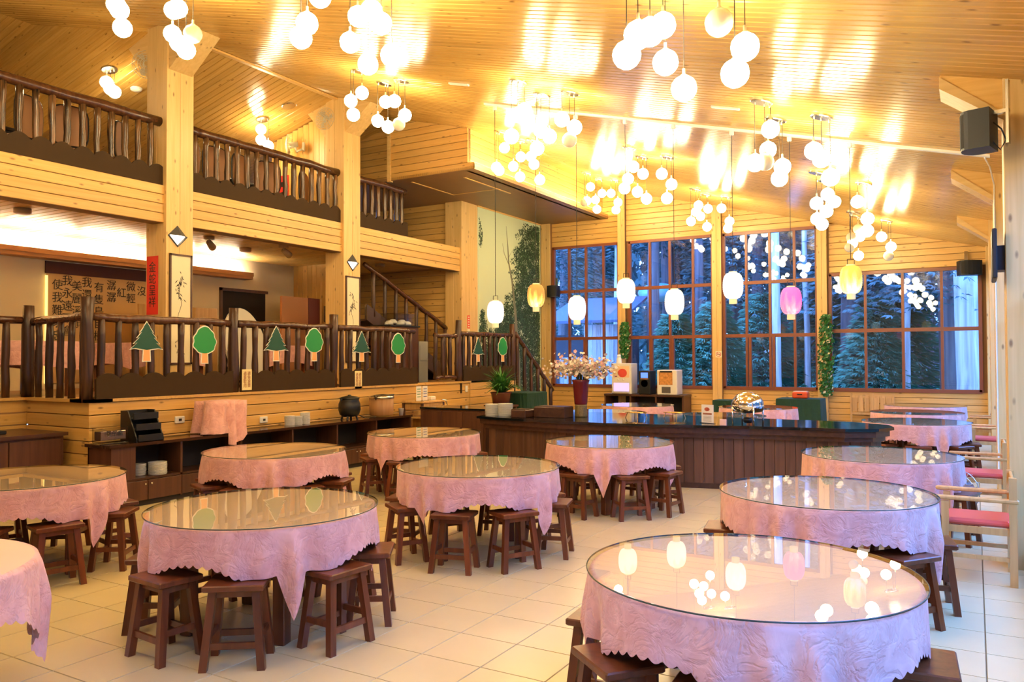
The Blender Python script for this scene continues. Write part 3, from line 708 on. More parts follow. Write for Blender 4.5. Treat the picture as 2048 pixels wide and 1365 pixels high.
# ================================================================== ROUND TABLES, CLOTHS, STOOLS
R_T, Z_T, HALF = 0.70, 0.735, 0.925
def cloth_material():
    m, nt, b, N, L = newmat('pink_damask_cloth')
    tc = N.new('ShaderNodeTexCoord')
    nz = N.new('ShaderNodeTexNoise'); nz.inputs['Scale'].default_value = 9; nz.inputs['Detail'].default_value = 5; nz.inputs['Distortion'].default_value = 1.2; L.new(tc.outputs['Object'], nz.inputs['Vector'])
    vo = N.new('ShaderNodeTexVoronoi'); vo.inputs['Scale'].default_value = 11; vo.feature = 'SMOOTH_F1'; L.new(tc.outputs['Object'], vo.inputs['Vector'])
    mx = N.new('ShaderNodeMix'); mx.data_type = 'RGBA'; mx.inputs[6].default_value = (0.70, 0.35, 0.30, 1); mx.inputs[7].default_value = (0.82, 0.46, 0.40, 1)
    rp = N.new('ShaderNodeMapRange'); rp.inputs['From Min'].default_value = .38; rp.inputs['From Max'].default_value = .62; L.new(nz.outputs['Fac'], rp.inputs['Value']); L.new(rp.outputs[0], mx.inputs[0])
    L.new(mx.outputs[2], b.inputs['Base Color'])
    b.inputs['Roughness'].default_value = .5; b.inputs['Sheen Weight'].default_value = .25
    bp = N.new('ShaderNodeBump'); bp.inputs['Strength'].default_value = .38; bp.inputs['Distance'].default_value = .014
    n2 = N.new('ShaderNodeTexNoise'); n2.inputs['Scale'].default_value = 5.5; n2.inputs['Detail'].default_value = 4; n2.inputs['Distortion'].default_value = 2.0; L.new(tc.outputs['Object'], n2.inputs['Vector'])
    vo.feature = 'DISTANCE_TO_EDGE'; vo.inputs['Scale'].default_value = 6.0
    wv = N.new('ShaderNodeVectorMath'); wv.operation = 'MULTIPLY_ADD'; wv.inputs[1].default_value = (.35, .35, .35); L.new(n2.outputs['Color'], wv.inputs[0]); L.new(tc.outputs['Object'], wv.inputs[2]); L.new(wv.outputs[0], vo.inputs['Vector'])
    cr = N.new('ShaderNodeMapRange'); cr.inputs['From Max'].default_value = .14; cr.inputs['To Max'].default_value = .7; L.new(vo.outputs['Distance'], cr.inputs['Value'])
    ad = N.new('ShaderNodeMath'); ad.operation = 'ADD'; L.new(n2.outputs['Fac'], ad.inputs[0]); L.new(cr.outputs[0], ad.inputs[1])
    L.new(ad.outputs[0], bp.inputs['Height']); L.new(bp.outputs['Normal'], b.inputs['Normal']); return m
M_cloth = cloth_material()
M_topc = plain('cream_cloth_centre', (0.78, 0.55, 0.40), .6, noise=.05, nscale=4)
def seat_limit(a, seats):
    """how far the cloth may hang at angle a before it lies on a stool seat (seats: x, y, rz from the table centre)"""
    lim = 9.0
    for sx, sy, rz in seats:
        c, s_ = math.cos(rz), math.sin(rz)
        for r in (.64, .69, .74, .79):
            dx, dy = r*math.cos(a)-sx, r*math.sin(a)-sy; u, v = abs(c*dx+s_*dy)-.165, abs(c*dy-s_*dx)-.135
            d = math.hypot(max(u, 0), max(v, 0))
            lim = min(lim, Z_T+.004-.462+3.6*max(0.0, d-.028))
    return lim
def cloth_mesh(seed, rough=1.0, nphi=720, rows=11, seats=(), turn=0.0):
    """square cloth over a round top: short at the middle of a side, long folded corners, scalloped hem"""
    rnd = random.Random(seed); m = MB(); m.smooth = True
    ph = [rnd.uniform(0, 6.28) for _ in range(8)]; kf = rnd.choice((7, 8, 9))
    LIM = [seat_limit(2*math.pi*i/nphi+turn, seats) for i in range(nphi)] if seats else [9.0]*nphi
    def pt(i, t):
        a = 2*math.pi*i/nphi; q = (a+math.pi/4) % (math.pi/2)-math.pi/4      # angle from the nearest side's middle
        ext = HALF/math.cos(q); side = math.tan(q)*HALF
        hang = ext-R_T
        sc = 0.018*abs(math.sin(math.pi*side/0.074))
        hang = min(hang*(0.93)+sc-.012, LIM[i])
        cw = (abs(q)/(math.pi/4))**2.2
        u = t*hang
        fold = cw*min(1, u/.25)*(.042*math.sin(a*24+ph[0])+.020*math.sin(a*11+ph[1])) + .012*t*math.sin(a*kf+ph[2])+.006*t*math.sin(a*17+ph[3])*rough
        r = R_T+.012+ .05*(u)**1.0*.55 + fold - .10*cw*max(0, u-.18)
        z = Z_T+.004-u*(1-.03*cw)
        return (r*math.cos(a), r*math.sin(a), z)
    vs = [(0, 0, Z_T+.006)]; fs = []
    rings = [(.35, 0), (R_T-.012, 0)]
    for rr, _ in rings: vs += [(rr*math.cos(2*math.pi*i/nphi), rr*math.sin(2*math.pi*i/nphi), Z_T+.006) for i in range(nphi)]
    vs += [((R_T+.006)*math.cos(2*math.pi*i/nphi), (R_T+.006)*math.sin(2*math.pi*i/nphi), Z_T+.001) for i in range(nphi)]
    for r in range(1, rows+1): vs += [pt(i, r/rows) for i in range(nphi)]
    top = [(0, 1+i, 1+(i+1) % nphi) for i in range(nphi)]
    for r in range(rows+2):
        o = 1+r*nphi
        (top if r == 0 else fs).extend( [(o+i, o+nphi+i, o+nphi+(i+1) % nphi, o+(i+1) % nphi) for i in range(nphi)])
    m.add(vs, fs)
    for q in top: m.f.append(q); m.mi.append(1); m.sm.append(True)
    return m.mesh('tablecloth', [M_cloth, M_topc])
CLOTH_ARGS = [(0, 1.0, 720, 11), (1, 1.0, 720, 11), (2, 1.0, 720, 11), (9, 1.0, 360, 7)]
_g = MB(); _g.lathe([(.719, .0), (.722, .004), (.719, .008)], 96)
GLASS = _g.mesh('glass_top', M_tglass)
_e = MB(); _e.smooth = True; _e.lathe([(.7195, .001), (.7235, .001), (.7235, .007), (.7195, .007)], 96, caps=False); GEDGE = _e.mesh('glass_edge', plain('dark_glass_edge', (.03, .05, .04), .2))
def make_table():
    t = thing('round_table', 'x', 'table', (0, 0, 0), 0, 'round dining tables')
    m = MB(); m.lathe([(R_T-.01, .705), (R_T, .712), (R_T, .73), (R_T-.01, Z_T)], 48); m.build('tabletop', M_stool, t)
    m = MB(); m.lathe([(.55, .63), (.55, .705), (.52, .705), (.52, .63), (.55, .63)], 8, caps=False); m.build('apron', M_stool, t)
    for k in range(4):
        a = math.pi/4+k*HP; x, y = .455*math.cos(a), .455*math.sin(a)
        m = MB(); m.cbox((x, y, .353), (.08, .08, .706), .006); m.build('leg', M_stool, t)
    for k in range(2):
        a = math.pi/4+k*HP; c, s_ = math.cos(a), math.sin(a)
        m = MB(); m.tube([(-.455*c, -.455*s_, .50+.03*k), (.455*c, .455*s_, .50+.03*k)], .015, 6); m.build('cross_brace', M_black, t)
    return t
def make_stool():
    t = thing('stool', 'x', 'stool', (0, 0, 0), 0)
    m = MB(); m.cbox((0, 0, .443), (.33, .27, .034), .006); m.build('seat', M_stool, t)
    m = MB(); m.box((-.12, -.085, .385), (.12, -.065, .428)); m.box((-.12, .065, .385), (.12, .085, .428)); m.box((-.125, -.085, .385), (-.105, .085, .428)); m.box((.105, -.085, .385), (.125, .085, .428)); m.build('apron', M_stool, t)
    for sx in (-1, 1):
        for sy in (-1, 1):
            a, b = Vector((sx*.115, sy*.08, .43)), Vector((sx*.155, sy*.125, 0)); w = .021
            m = MB(); vs = []
            for p in (b, a): vs += [(p.x-w, p.y-w, p.z), (p.x+w, p.y-w, p.z), (p.x+w, p.y+w, p.z), (p.x-w, p.y+w, p.z)]
            m.add(vs, [(3,2,1,0),(4,5,6,7),(0,1,5,4),(1,2,6,5),(2,3,7,6),(3,0,4,7)]); m.build('leg', M_stool, t)
    for sy in (-1, 1):
        m = MB(); m.cbox((0, sy*.112, .13), (.27, .018, .035)); m.build('stretcher', M_stool, t)
    for sx in (-1, 1):
        m = MB(); m.cbox((sx*.142, 0, .17), (.018, .21, .035)); m.build('stretcher', M_stool, t)
    return t
table0, stool0 = make_table(), make_stool(); used = {'t': False, 's': False}
def place(kind, src, loc, rz, label, group):
    if not used[kind]:
        used[kind] = True; src.location = loc; src.rotation_euler = (0, 0, rz); src['label'] = label; src['group'] = group; return src
    return copy_tree(src, loc, rz, label, group)
def dining(cx, cy, where, corner, var, stools, s0, only=None, short=None):
    place('t', table0, (cx, cy, 0), math.radians(corner-45), 'round table ' + where, 'round dining tables')
    g_ = thing('glass_top', 'glass sheet of the round table ' + where, 'glass top', (cx, cy, Z_T+.0075), 0, 'glass table tops')
    link('glass_sheet', GLASS, g_); link('glass_edge', GEDGE, g_)
    seats = []
    for q in range(4):
        for d in (24.5, 65.5):          # two stools between each pair of legs
            a = corner+90*q+d
            if only and math.sin(math.radians(a)) > .33: continue
            r = .678+random.uniform(-.012, .012); ar = math.radians(a+random.uniform(-.5, .5)); rz = ar+HP+random.uniform(-.03, .03)
            seats.append((r*math.cos(ar), r*math.sin(ar), rz))
            place('s', stool0, (cx+r*math.cos(ar), cy+r*math.sin(ar), 0), rz, 'red-brown stool under the table ' + where, 'stools of the table ' + where)
    turn = math.radians(corner-45)
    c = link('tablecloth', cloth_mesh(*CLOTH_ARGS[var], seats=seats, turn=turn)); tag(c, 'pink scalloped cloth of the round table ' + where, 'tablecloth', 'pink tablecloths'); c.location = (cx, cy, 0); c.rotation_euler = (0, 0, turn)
dining(-.89, 3.62, 'at the bright end of the windowed aisle', -62, 0, 9, -114)
dining(-3.98, 3.64, 'with its cloth corner hanging nearly to the floor', -30, 1, 9, -58)
dining(-3.81, 5.93, 'in the centre of the hall', -8, 2, 10, -68)
dining(-3.60, 8.36, 'just before the walnut bar front', -72, 0, 10, -66)
dining(-6.30, 5.90, 'in front of the sideboard cubbies', -45, 1, 9, -20)
dining(-6.12, 8.24, 'between the kettle and the bar', -100, 2, 9, -86)
dining(-6.66, 3.60, 'beside the near walnut cupboard', 12, 0, 9, -22)
dining(-.93, 5.98, 'second along the windowed aisle', -14, 1, 9, -44)
dining(-.81, 8.49, 'third along the windowed aisle beside the floor fan', -38, 2, 8, -30)
dining(-.76, 12.98, 'past the end of the bar', -60, 0, 8, -60)
dining(-.87, 15.15, 'second past the end of the bar', -20, 3, 8, -60, (0, 1, 7))
dining(-.85, 17.35, 'by the back wall under the wide window', -40, 3, 8, -60, (0, 1, 7))
dining(-5.85, 15.0, 'behind the bar before the drink machines', -50, 3, 8, -60, (0, 1, 2, 7))
dining(-3.55, 15.3, 'behind the chafing dish', -35, 3, 8, -60, (0, 1, 2, 7))
dining(-3.6, 12.9, 'close behind the bar beyond the chafing dish', -35, 3, 8, -60, (0, 1))
dining(-5.6, 12.75, 'close behind the bar beyond the blossoms', -35, 3, 8, -60, (0, 1))
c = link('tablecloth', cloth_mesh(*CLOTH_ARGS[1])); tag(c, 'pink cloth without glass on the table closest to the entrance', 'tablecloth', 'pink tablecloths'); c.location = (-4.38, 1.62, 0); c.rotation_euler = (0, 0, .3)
place('t', table0, (-4.38, 1.62, 0), .3, 'round table without glass closest to the entrance', 'round dining tables')

# ================================================================== BAR
BZ = .83
front = [(-6.44, 9.98), (-5.95, 9.86), (-5.0, 9.72), (-4.27, 9.70), (-3.64, 9.80), (-3.13, 9.92), (-2.45, 10.10), (-1.86, 10.20), (-1.35, 10.25), (-1.0, 10.42), (-.86, 10.75)]
backp = [(-.95, 11.1), (-1.45, 11.42), (-2.1, 11.42), (-2.77, 11.45), (-4.3, 11.6), (-5.4, 11.55), (-6.2, 11.4), (-6.5, 11.0)]
outline = front+backp
def inset(poly, d):
    c = Vector((sum(p[0] for p in poly)/len(poly), sum(p[1] for p in poly)/len(poly))); n = len(poly); out = []
    for i in range(n):
        a, b, e = Vector(poly[i-1]), Vector(poly[i]), Vector(poly[(i+1) % n])
        t = (e-a).normalized(); nn = Vector((-t.y, t.x))
        if nn.dot(c-b) < 0: nn = -nn
        q = b+nn*d; out.append((q.x, q.y))
    return out
bar = thing('bar_counter', 'curved walnut bar counter with a polished black stone top', 'bar', (0, 0, 0))
m = MB(); m.prism(outline, BZ-.035, BZ, 2); m.build('stone_top', M_granite, bar)
m = MB(); m.prism(inset(outline, .05), BZ-.11, BZ-.035, 2); m.build('top_moulding', M_dkwoodx, bar)
m = MB(); m.prism(inset(outline, .10), BZ-.17, BZ-.11, 2); m.build('lower_moulding', M_dkwoodx, bar)
body = inset(outline, .20)
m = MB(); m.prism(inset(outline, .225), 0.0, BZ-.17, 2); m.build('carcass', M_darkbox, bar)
M_barp = wood('bar_front_board', (0.15, 0.068, 0.034), (0.08, 0.034, 0.017), 0, rough=.4, knots=False, var=.16, grain=.5)
fb = [p for p in body]
def along(poly, i0, i1, step):
    pts = [Vector(p) for p in poly[i0:i1]]; res = []; d = 0
    for a, b in zip(pts, pts[1:]):
        L = (b-a).length; t = (b-a)/L
        while d < L: res.append((a+t*d, t)); d += step
        d -= L
    return res
for p, t in along(body+body[:1], 0, 13, .125):
    board(bar, (p.x+t.x*.06, p.y+t.y*.06, .07), (0,0,1), (t.y, -t.x, 0), BZ-.17-.07, .125, .024, M_barp, gap=.003, ch=.003)
m = MB(); m.prism(inset(outline, .185), 0, .07, 2); m.build('plinth', M_dkwoodx, bar)
bl = thing('cabinet', 'walnut cabinet closing the gap between the bar and the platform', 'cabinet', (-7.3, 10.9, 0))
m = MB(); m.cbox((0, 0, .45), (1.25, .6, .82), .004); m.build('body', M_dkwood, bl); m = MB(); m.cbox((0, 0, .875), (1.3, .64, .03), .004); m.build('worktop', M_granite, bl)
for k in range(3): cb((-.41+.41*k, -.305, .45), (.38, .02, .76), .004).build('door', M_dkwood, bl)

# ================================================================== SIDEBOARD AND CUPBOARD
XS = -8.33; sb = thing('sideboard', 'long low walnut sideboard with open cubbies against the platform', 'sideboard', (XS, 5.4, 0))
SBL, SBZ, D_ = 5.45, .735, .44
m = MB(); m.box((-D_, -.04, SBZ-.035), (.03, SBL, SBZ)); m.build('worktop', wood('glossy_walnut_top', (0.07, 0.03, 0.016), (0.045, 0.018, 0.01), 1, rough=.14, knots=False, grain=.5), sb)
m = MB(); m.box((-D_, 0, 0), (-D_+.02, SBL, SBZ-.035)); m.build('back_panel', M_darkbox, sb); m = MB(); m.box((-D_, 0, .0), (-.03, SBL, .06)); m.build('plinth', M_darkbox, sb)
m = MB(); m.box((-D_+.02, 0, .30), (0, SBL, .325)); m.build('shelf', M_dkwoodx, sb)
nb = 6; m_ = None
for k in range(nb+1):
    y = SBL*k/nb; th = .03
    cb((-D_/2, min(SBL-.015, max(.015, y)), .38), (D_, th, .65)).build('side_panel' if k in (0, nb) else 'divider', M_dkwood, sb)
cb((-.012, .16, .38), (.02, .28, .65)).build('end_panel', M_dkwood, sb)
KN = MB(); KN.smooth = True; KN.sphere((0, 0, 0), .012, 8, 6); KN = KN.mesh('knob', M_chrome)
for k in range(nb):
    for h in range(2):
        w_ = SBL/nb/2; y = SBL*k/nb+w_*(h+.5)
        d = cb((0, 0, 0), (.02, w_-.008, .225), .003).build('door', M_dkwood, sb); d.location = (.0, y, .18)
        kn = link('knob', KN, d); kn.location = (.02, (w_/2-.04)*(1 if h == 0 else -1), .07)
cp = thing('cupboard', 'near walnut cupboard with two doors beside the platform corner', 'cupboard', (-9.1, 3.9, 0))
m = MB(); m.box((-.9, -1.5, 0), (-.02, 1.42, .82)); m.build('body', M_dkwood, cp); m = MB(); m.box((-.95, -1.55, .82), (.03, 1.45, .86)); m.build('worktop', M_dkwoodx, cp)
for k in range(5):
    d = cb((0, 0, 0), (.022, .56, .74), .003).build('door', M_dkwood, cp); d.location = (-.012, -1.2+k*.575, .42)
    kn = link('knob', KN, d); kn.location = (.022, .24*(1 if k % 2 else -1), -.05)
t = tag(cb((0, 0, .02), (.42, 1.5, .04), .006).build('black_tray', M_black), 'black tray lying on the near walnut cupboard', 'tray'); t.location = (-9.62, 4.1, .86)

# ================================================================== OUTSIDE: forest behind the windows
out_g = MB(); rnd = random.Random(3)
NX, NY = 40, 30; xs = [-30+i*50/NX for i in range(NX+1)]; ys = [YB+.2+j*42/NY for j in range(NY+1)]
vs = [(x, y, -.35+.05*(y-YB)+rnd.uniform(-.12, .12)) for y in ys for x in xs]
out_g.add(vs, [(j*(NX+1)+i, j*(NX+1)+i+1, (j+1)*(NX+1)+i+1, (j+1)*(NX+1)+i) for j in range(NY) for i in range(NX)])
M_grnd = plain('forest_floor', (0.08, 0.26, 0.15), .9, noise=.7, nscale=1.2)
o = struct('ground_outside', out_g, M_grnd)
lg = struct('ground_lawn', mbox((.7, -14, -.4), (26, 60, -.3)), M_grnd)
def gz(y): return -.35+.05*(y-YB)
M_bark = [wood('bark_pale', (0.65, 0.63, 0.62), (0.28, 0.27, 0.28), 2, rough=.9, knots=False, var=.2, grain=.35, bump=.6),
          wood('bark_dark', (0.2, 0.17, 0.17), (0.08, 0.07, 0.08), 2, rough=.9, knots=False, var=.3, grain=.35, bump=.6)]
M_fol = plain('conifer_foliage', (0.055, 0.2, 0.13), .8, noise=.6, nscale=1.5)
M_folk = plain('far_foliage', (0.06, 0.12, 0.12), .9, noise=.6, nscale=.8)
def trunk_mesh(seed, h, r, mat):
    rn = random.Random(seed); m = MB(); m.smooth = True; k = 8
    lx, ly = rn.uniform(-.02, .02), rn.uniform(-.02, .02)
    m.tube([(lx*h*i/k+rn.uniform(-.03, .03), ly*h*i/k, h*i/k-.3) for i in range(k+1)], [r*(1.25 if i == 0 else 1-.5*i/k) for i in range(k+1)], 10); return m.mesh('trunk', mat)
def crown_mesh(seed, z0, z1, rad, n, sz, mat):
    """drooping sprays of needles around the stem"""
    rn = random.Random(seed); m = MB()
    for _ in range(n):
        f = rn.random()**.8; z = z0+(z1-z0)*f; R = rad*(1-.8*f)*rn.uniform(.25, 1.0); a = rn.uniform(0, 6.283)
        c = Vector((R*math.cos(a), R*math.sin(a), z-.25*R)); d = Vector((math.cos(a), math.sin(a), rn.uniform(-.5, .1))).normalized(); s_ = Vector((-math.sin(a), math.cos(a), 0))
        L = sz*rn.uniform(.6, 1.4); w = L*rn.uniform(.10, .2)
        for k in range(3):
            e = (d+s_*(k-1)*.55+Vector((0, 0, -.12*k))).normalized()
            m.add([c, c+e*L*.5+s_*w*.5, c+e*L, c+e*L*.5-s_*w*.5+Vector((0, 0, .04))], [(0,1,2,3)])
    return m.mesh('foliage', mat)
TR = [trunk_mesh(1, 13, .17, M_bark[0]), trunk_mesh(2, 13, .34, M_bark[0]), trunk_mesh(3, 14, .30, M_bark[1]), trunk_mesh(4, 14, .22, M_bark[1]), trunk_mesh(6, 12, .10, M_bark[0])]
CR = [crown_mesh(11, .4, 5.5, 2.4, 3600, .30, M_fol), crown_mesh(12, 3.5, 11, 3.0, 7000, .24, M_folk)]
def tree(px, Y, ti, ci, label, sc=1.0, sh=1.0, lift=0.0):
    x = P(px, 700, 1, Y)[0]
    t = thing('forest_tree', label, 'tree', (x, Y, gz(Y)-.1), rnd.uniform(0, 6), 'forest trees behind the windows')
    if ti is not None: link('trunk', TR[ti], t)
    if ci is not None:
        f = link('foliage', CR[ci], t); f.scale = (sc, sc, sc*sh); f.location.z = lift
    return t
for px, Y, ti, ci, sc, s in [(1944, 22.2, 1, None, 1, 'thick pale trunk close behind the last pane of the wide window'), (1900, 24, 3, 1, 1, 'dark trunk left of the thick pale trunk'), (1917, 26, 4, None, 1, 'slim pale trunk next to the thick one'),
    (1812, 23.5, 4, None, 1, 'slim pale trunk in the middle of the wide window'), (1778, 25.5, 0, 1, 1, 'pale trunk beside the slim one in the wide window'), (1700, 24.5, 2, None, 1, 'broad dark trunk in the first pane of the wide window'),
    (1672, 29, 3, 1, 1.1, 'dark far trunk behind the garland post'), (1552, 23.5, 0, None, 1, 'pale upright trunk in the third window'), (1515, 27, 3, 1, 1, 'dark trunk with high branches in the third window'), (1615, 25, 4, None, 1, 'thin trunk before the garland post'),
    (1470, 30, 2, 1, 1.1, 'dark far trunk beside the second window post'), (1395, 25, 3, None, 1, 'dark trunk in the second window'), (1306, 24, 3, 1, 1, 'dark trunk beside the first window post'), (1340, 28, 2, 1, 1, 'dark trunk behind the snowy bush'), (1232, 26, 0, None, 1, 'pale trunk beside the wooden shed'), (1130, 27, 2, 1, 1, 'dark trunk behind the shed'),
    (1850, 31, 2, 1, .75, 'far dark conifer between pale trunks'), (1740, 33, 2, 1, .75, 'far dark conifer deep in the wood'), (1580, 33, 2, 1, .75, 'far dark conifer behind the pale trunk'), (1360, 33, 3, 1, .75, 'far dark conifer over the bush'), (1190, 33, 3, 1, .75, 'far dark conifer over the shed'), (1990, 32, 3, 1, .75, 'far dark conifer at the end of the wall'),
    (1430, 23.0, None, 0, .65, 'low bright conifer filling the second and third windows'), (1350, 22.6, None, 0, .6, 'low bright conifer behind the white lantern'), (1750, 24.0, None, 0, .65, 'low bright conifer in the wide window'), (1525, 25.0, None, 0, .7, 'low conifer behind the blue lantern'), (1800, 26, None, 0, .75, 'low conifer between pale trunks'), (1640, 27, None, 0, .8, 'low conifer behind the garland')]:
    tree(px, Y, ti, ci, s, sc, 1.0, 2.4 if px in (1470, 1306, 1340) else 0.0)   # high crowns over shed and tent
m = MB(); rn = random.Random(5)     # far wood that closes the view
for i in range(30000):
    x = rn.uniform(-34, 26); y = rn.uniform(36, 46); z = rn.uniform(-.2, 15); s_ = rn.uniform(.12, .5)
    a = rn.uniform(0, 3.14); d = Vector((math.cos(a), math.sin(a)*.3, rn.uniform(-.6, .6)))*s_; e = Vector((rn.uniform(-.3, .3), rn.uniform(-.3, .3), 1))*s_*.8
    c = Vector((x, y, z)); m.add([c-d, c-e, c+d, c+e], [(0,1,2,3)])
fw = m.build('far_forest', M_folk); fw['kind'] = 'stuff'; fw['label'] = 'dense dark wood closing the view outside'
m = MB()
for i in range(9000):                # unseen wood added to screen low sky from the glazed side
    x = rn.uniform(7.5, 10.5); y = rn.uniform(-16, 34); z = rn.uniform(-.3, 6.0+1.2*math.sin(y*.9)); s_ = rn.uniform(.25, .7)
    a = rn.uniform(0, 3.14); d = Vector((math.sin(a)*.3, math.cos(a), rn.uniform(-.6, .6)))*s_; e = Vector((rn.uniform(-.3, .3), rn.uniform(-.3, .3), 1))*s_*.8
    c = Vector((x, y, z)); m.add([c-d, c-e, c+d, c+e], [(0,1,2,3)])
fw = m.build('sky_screen_wood', M_folk); fw['kind'] = 'stuff'; fw['label'] = 'added unseen wood screening low sky along the glazed side of the hall'
xs0, xs1 = P(1120, 700, 1, 22.3)[0], P(1237, 700, 1, 22.3)[0]      # ends of the shed front
m = MB(); mm = MB()
for i in range(5000):                # ferns and grass
    y = YB+.5+14*rn.random()**1.4; x = rn.uniform(-14, 5); h = rn.uniform(.12, .5); a = rn.uniform(0, 6.28); w = .05; d = Vector((math.cos(a), math.sin(a), 0)); s_ = Vector((-math.sin(a), math.cos(a), 0))
    if xs0-1.1 < x < xs1+.6 and 21.6 < y < 24.7: continue       # none inside the shed
    c = Vector((x, y, gz(y)-.08)); m.add([c-s_*w, c+s_*w, c+d*h*.5+Vector((0, 0, h))], [(0,1,2)])
fg = m.build('undergrowth', plain('fern_green', (.10, .4, .2), .8, noise=.5, nscale=2)); fg['kind'] = 'stuff'; fg['label'] = 'low ferns and grass growing outside the windows'
# shed with upright boards
sh = thing('wooden_shed', 'weathered shed of pale upright boards outside the first window', 'shed', (0, 0, 0))
M_shed = wood('weathered_board', (0.42, 0.42, 0.44), (0.22, 0.23, 0.26), 0, rough=.8, knots=False, var=.3)
n = 14
for k in range(n): board(sh, (xs0+(xs1-xs0)*(k+.5)/n, 22.3, -.3), (0,0,1), (0,-1,0), 3.0 if k > 5 else 2.0, (xs1-xs0)/n, .03, M_shed)
m = MB(); m.box((xs0-.3, 22.33, -.3), (xs1, 24, 2.4)); m.build('body', plain('shed_dark', (.04, .04, .05), .9), sh)
m = MB(); m.prism([(22.0, 2.75), (24.3, 3.6), (24.3, 3.68), (22.0, 2.83)], xs0-.5, xs1+.2, 0); m.build('roof', plain('shed_roof', (.07, .09, .15), .8), sh)
t = thing('garden_tent', 'pale blue sheeted hump in the wood seen through the second window', 'tent', (P(1318, 560, 1, 27)[0], 27, 0))
m = MB(); m.smooth = True; m.sphere((0, 0, 4.0), .75, 16, 10, .45); m.build('sheet', plain('pale_blue_sheet', (.25, .6, .75), .6), t); m = MB(); m.tube([(0, 0, -.2), (0, 0, 4.0)], .04, 6); m.build('pole', M_bark[1], t)

# ================================================================== THINGS ON THE BAR
def onbar(px, py): return P(px, py, 2, BZ)
_pl = MB(); _pl.smooth = False; _pl.lathe([(.06, 0), (.107, .002), (.112, .0122), (.104, .0122), (1e-6, .006)], 20); PLATE_M = _pl.mesh('plate', M_white)
def plates(x, y, z, n, where, sc=1.0, dz=.0135, sz=None):
    for k in range(n):
        o = link('plate', PLATE_M); tag(o, 'white plate in a stack ' + where, 'plate', 'plates ' + where); o.location = (x+random.uniform(-.003, .003), y, z+k*dz*(sz or sc)); o.scale = (sc, sc, sz or sc)
p = onbar(985, 832); plates(p[0], p[1], BZ, 13, 'on the bar beside the dark boxes'); p = onbar(1006, 833); plates(p[0]+.03, p[1]+.02, BZ, 14, 'on the bar end, shorter pile')
for px, w_, h_, s in ((1036, .24, .11, 'low dark wooden box on the bar beside the plates'), (1098, .50, .15, 'dark wooden box on the bar against the blossom vase')):
    p = onbar(px, 836); t = thing('serving_box', s, 'box', (p[0], p[1]+.15, BZ)); cb((0, 0, h_/2), (w_, .3, h_), .006).build('body', M_dkwoodx, t); cb((0, 0, h_+.004), (w_*.96, .28, .012)).build('lid', M_dkwoodx, t)
p = onbar(1156, 835); vx, vy = p[0], p[1]+.1
t = thing('flower_vase', 'tall dark red vase with a woven gold foot holding cherry blossoms', 'vase', (vx, vy, BZ))
m = MB(); m.smooth = True; m.lathe([(.085, .17), (.095, .2), (.12, .50), (.132, .54), (.125, .545), (.11, .50)], 24); m.build('body', plain('oxblood_glaze', (.16, .012, .015), .2), t)
m = MB(); m.smooth = True; m.lathe([(.088, 0), (.092, .02), (.088, .16), (.09, .18)], 24); m.build('woven_foot', plain('woven_gold', (.22, .16, .06), .5, noise=.6, nscale=60, bump=.5), t)
bl = thing('blossom_bunch', 'white and pink artificial cherry blossoms in the red vase', 'flowers', (vx, vy, BZ+.5))
stm = MB(); fl = [MB(), MB()]; rn = random.Random(8)
for i in range(34):
    a = rn.uniform(0, 6.28); sp = rn.uniform(.08, .60); hh = rn.uniform(.2, .52)*(1-.35*sp/.52); tip = Vector((sp*math.cos(a), sp*math.sin(a)*.8, hh)); mid = Vector((sp*.17*math.cos(a), sp*.15*math.sin(a), max(.10, hh*.55)))
    stm.tube([(0, 0, -.25), mid, tip], [.005, .004, .002], 5, False)
    for k in range(30):
        q = mid.lerp(tip, rn.uniform(.2, 1.05))+Vector((rn.gauss(0, .045), rn.gauss(0, .045), rn.gauss(0, .035)))
        if q.z < .10 and math.hypot(q.x, q.y) < .19: q.z = .10+rn.uniform(0, .05)      # clear of the rim
        f = fl[0 if rn.random() < .8 else 1]; r = rn.uniform(.018, .031); nz_ = Vector((rn.gauss(0, 1), rn.gauss(-.4, 1), rn.gauss(.3, 1))).normalized(); u = nz_.orthogonal().normalized(); v_ = nz_.cross(u)
        ring = [q+(u*math.cos(b*1.2566)+v_*math.sin(b*1.2566))*r+nz_*.006 for b in range(5)]; f.add([q]+ring, [(0, 1+b, 1+(b+1) % 5) for b in range(5)])
stm.build('stems', plain('blossom_stem', (.05, .06, .02), .7), bl)
o = fl[0].build('white_petals', plain('cream_petal', (.85, .75, .62), .7), bl); o['kind'] = 'stuff'; o = fl[1].build('pink_petals', plain('pink_petal', (.8, .45, .4), .7), bl); o['kind'] = 'stuff'
for px, py, s in ((1262, 838, 'low gold wire dish stand on the bar'), (1340, 838, 'gold wire dish stand on the bar beside the menu card')):
    p = onbar(px, py); t = thing('wire_stand', s, 'stand', (p[0], p[1]+.2, BZ)); gm_ = plain('gold_wire', (.7, .5, .2), .25, metal=1.0)
    for k in range(4):
        a = k*HP+.4; m = MB(); m.tube([(.16*math.cos(a), .11*math.sin(a), 0), (.13*math.cos(a), .09*math.sin(a), .07)], .006, 6); m.build('leg', gm_, t)
    for r in (1.0, .6):
        m = MB(); m.tube([(.16*r*math.cos(k*.3142), .11*r*math.sin(k*.3142), .075) for k in range(21)], .005, 6, False); m.build('ring', gm_, t)
p = onbar(1413, 848); t = thing('menu_stand', 'upright white menu card with a dish picture on the bar', 'sign', (p[0], p[1]+.05, BZ), -.35)
cb((0, 0, .125), (.19, .008, .24), .003).build('card', plain('white_card', (.85, .82, .75), .6), t); cb((0, 0, .006), (.2, .07, .012)).build('foot', M_acryl, t)
m = MB(); m.smooth = True; m.sphere((-.005, -.004, .185), .042, 16, 8, .6)
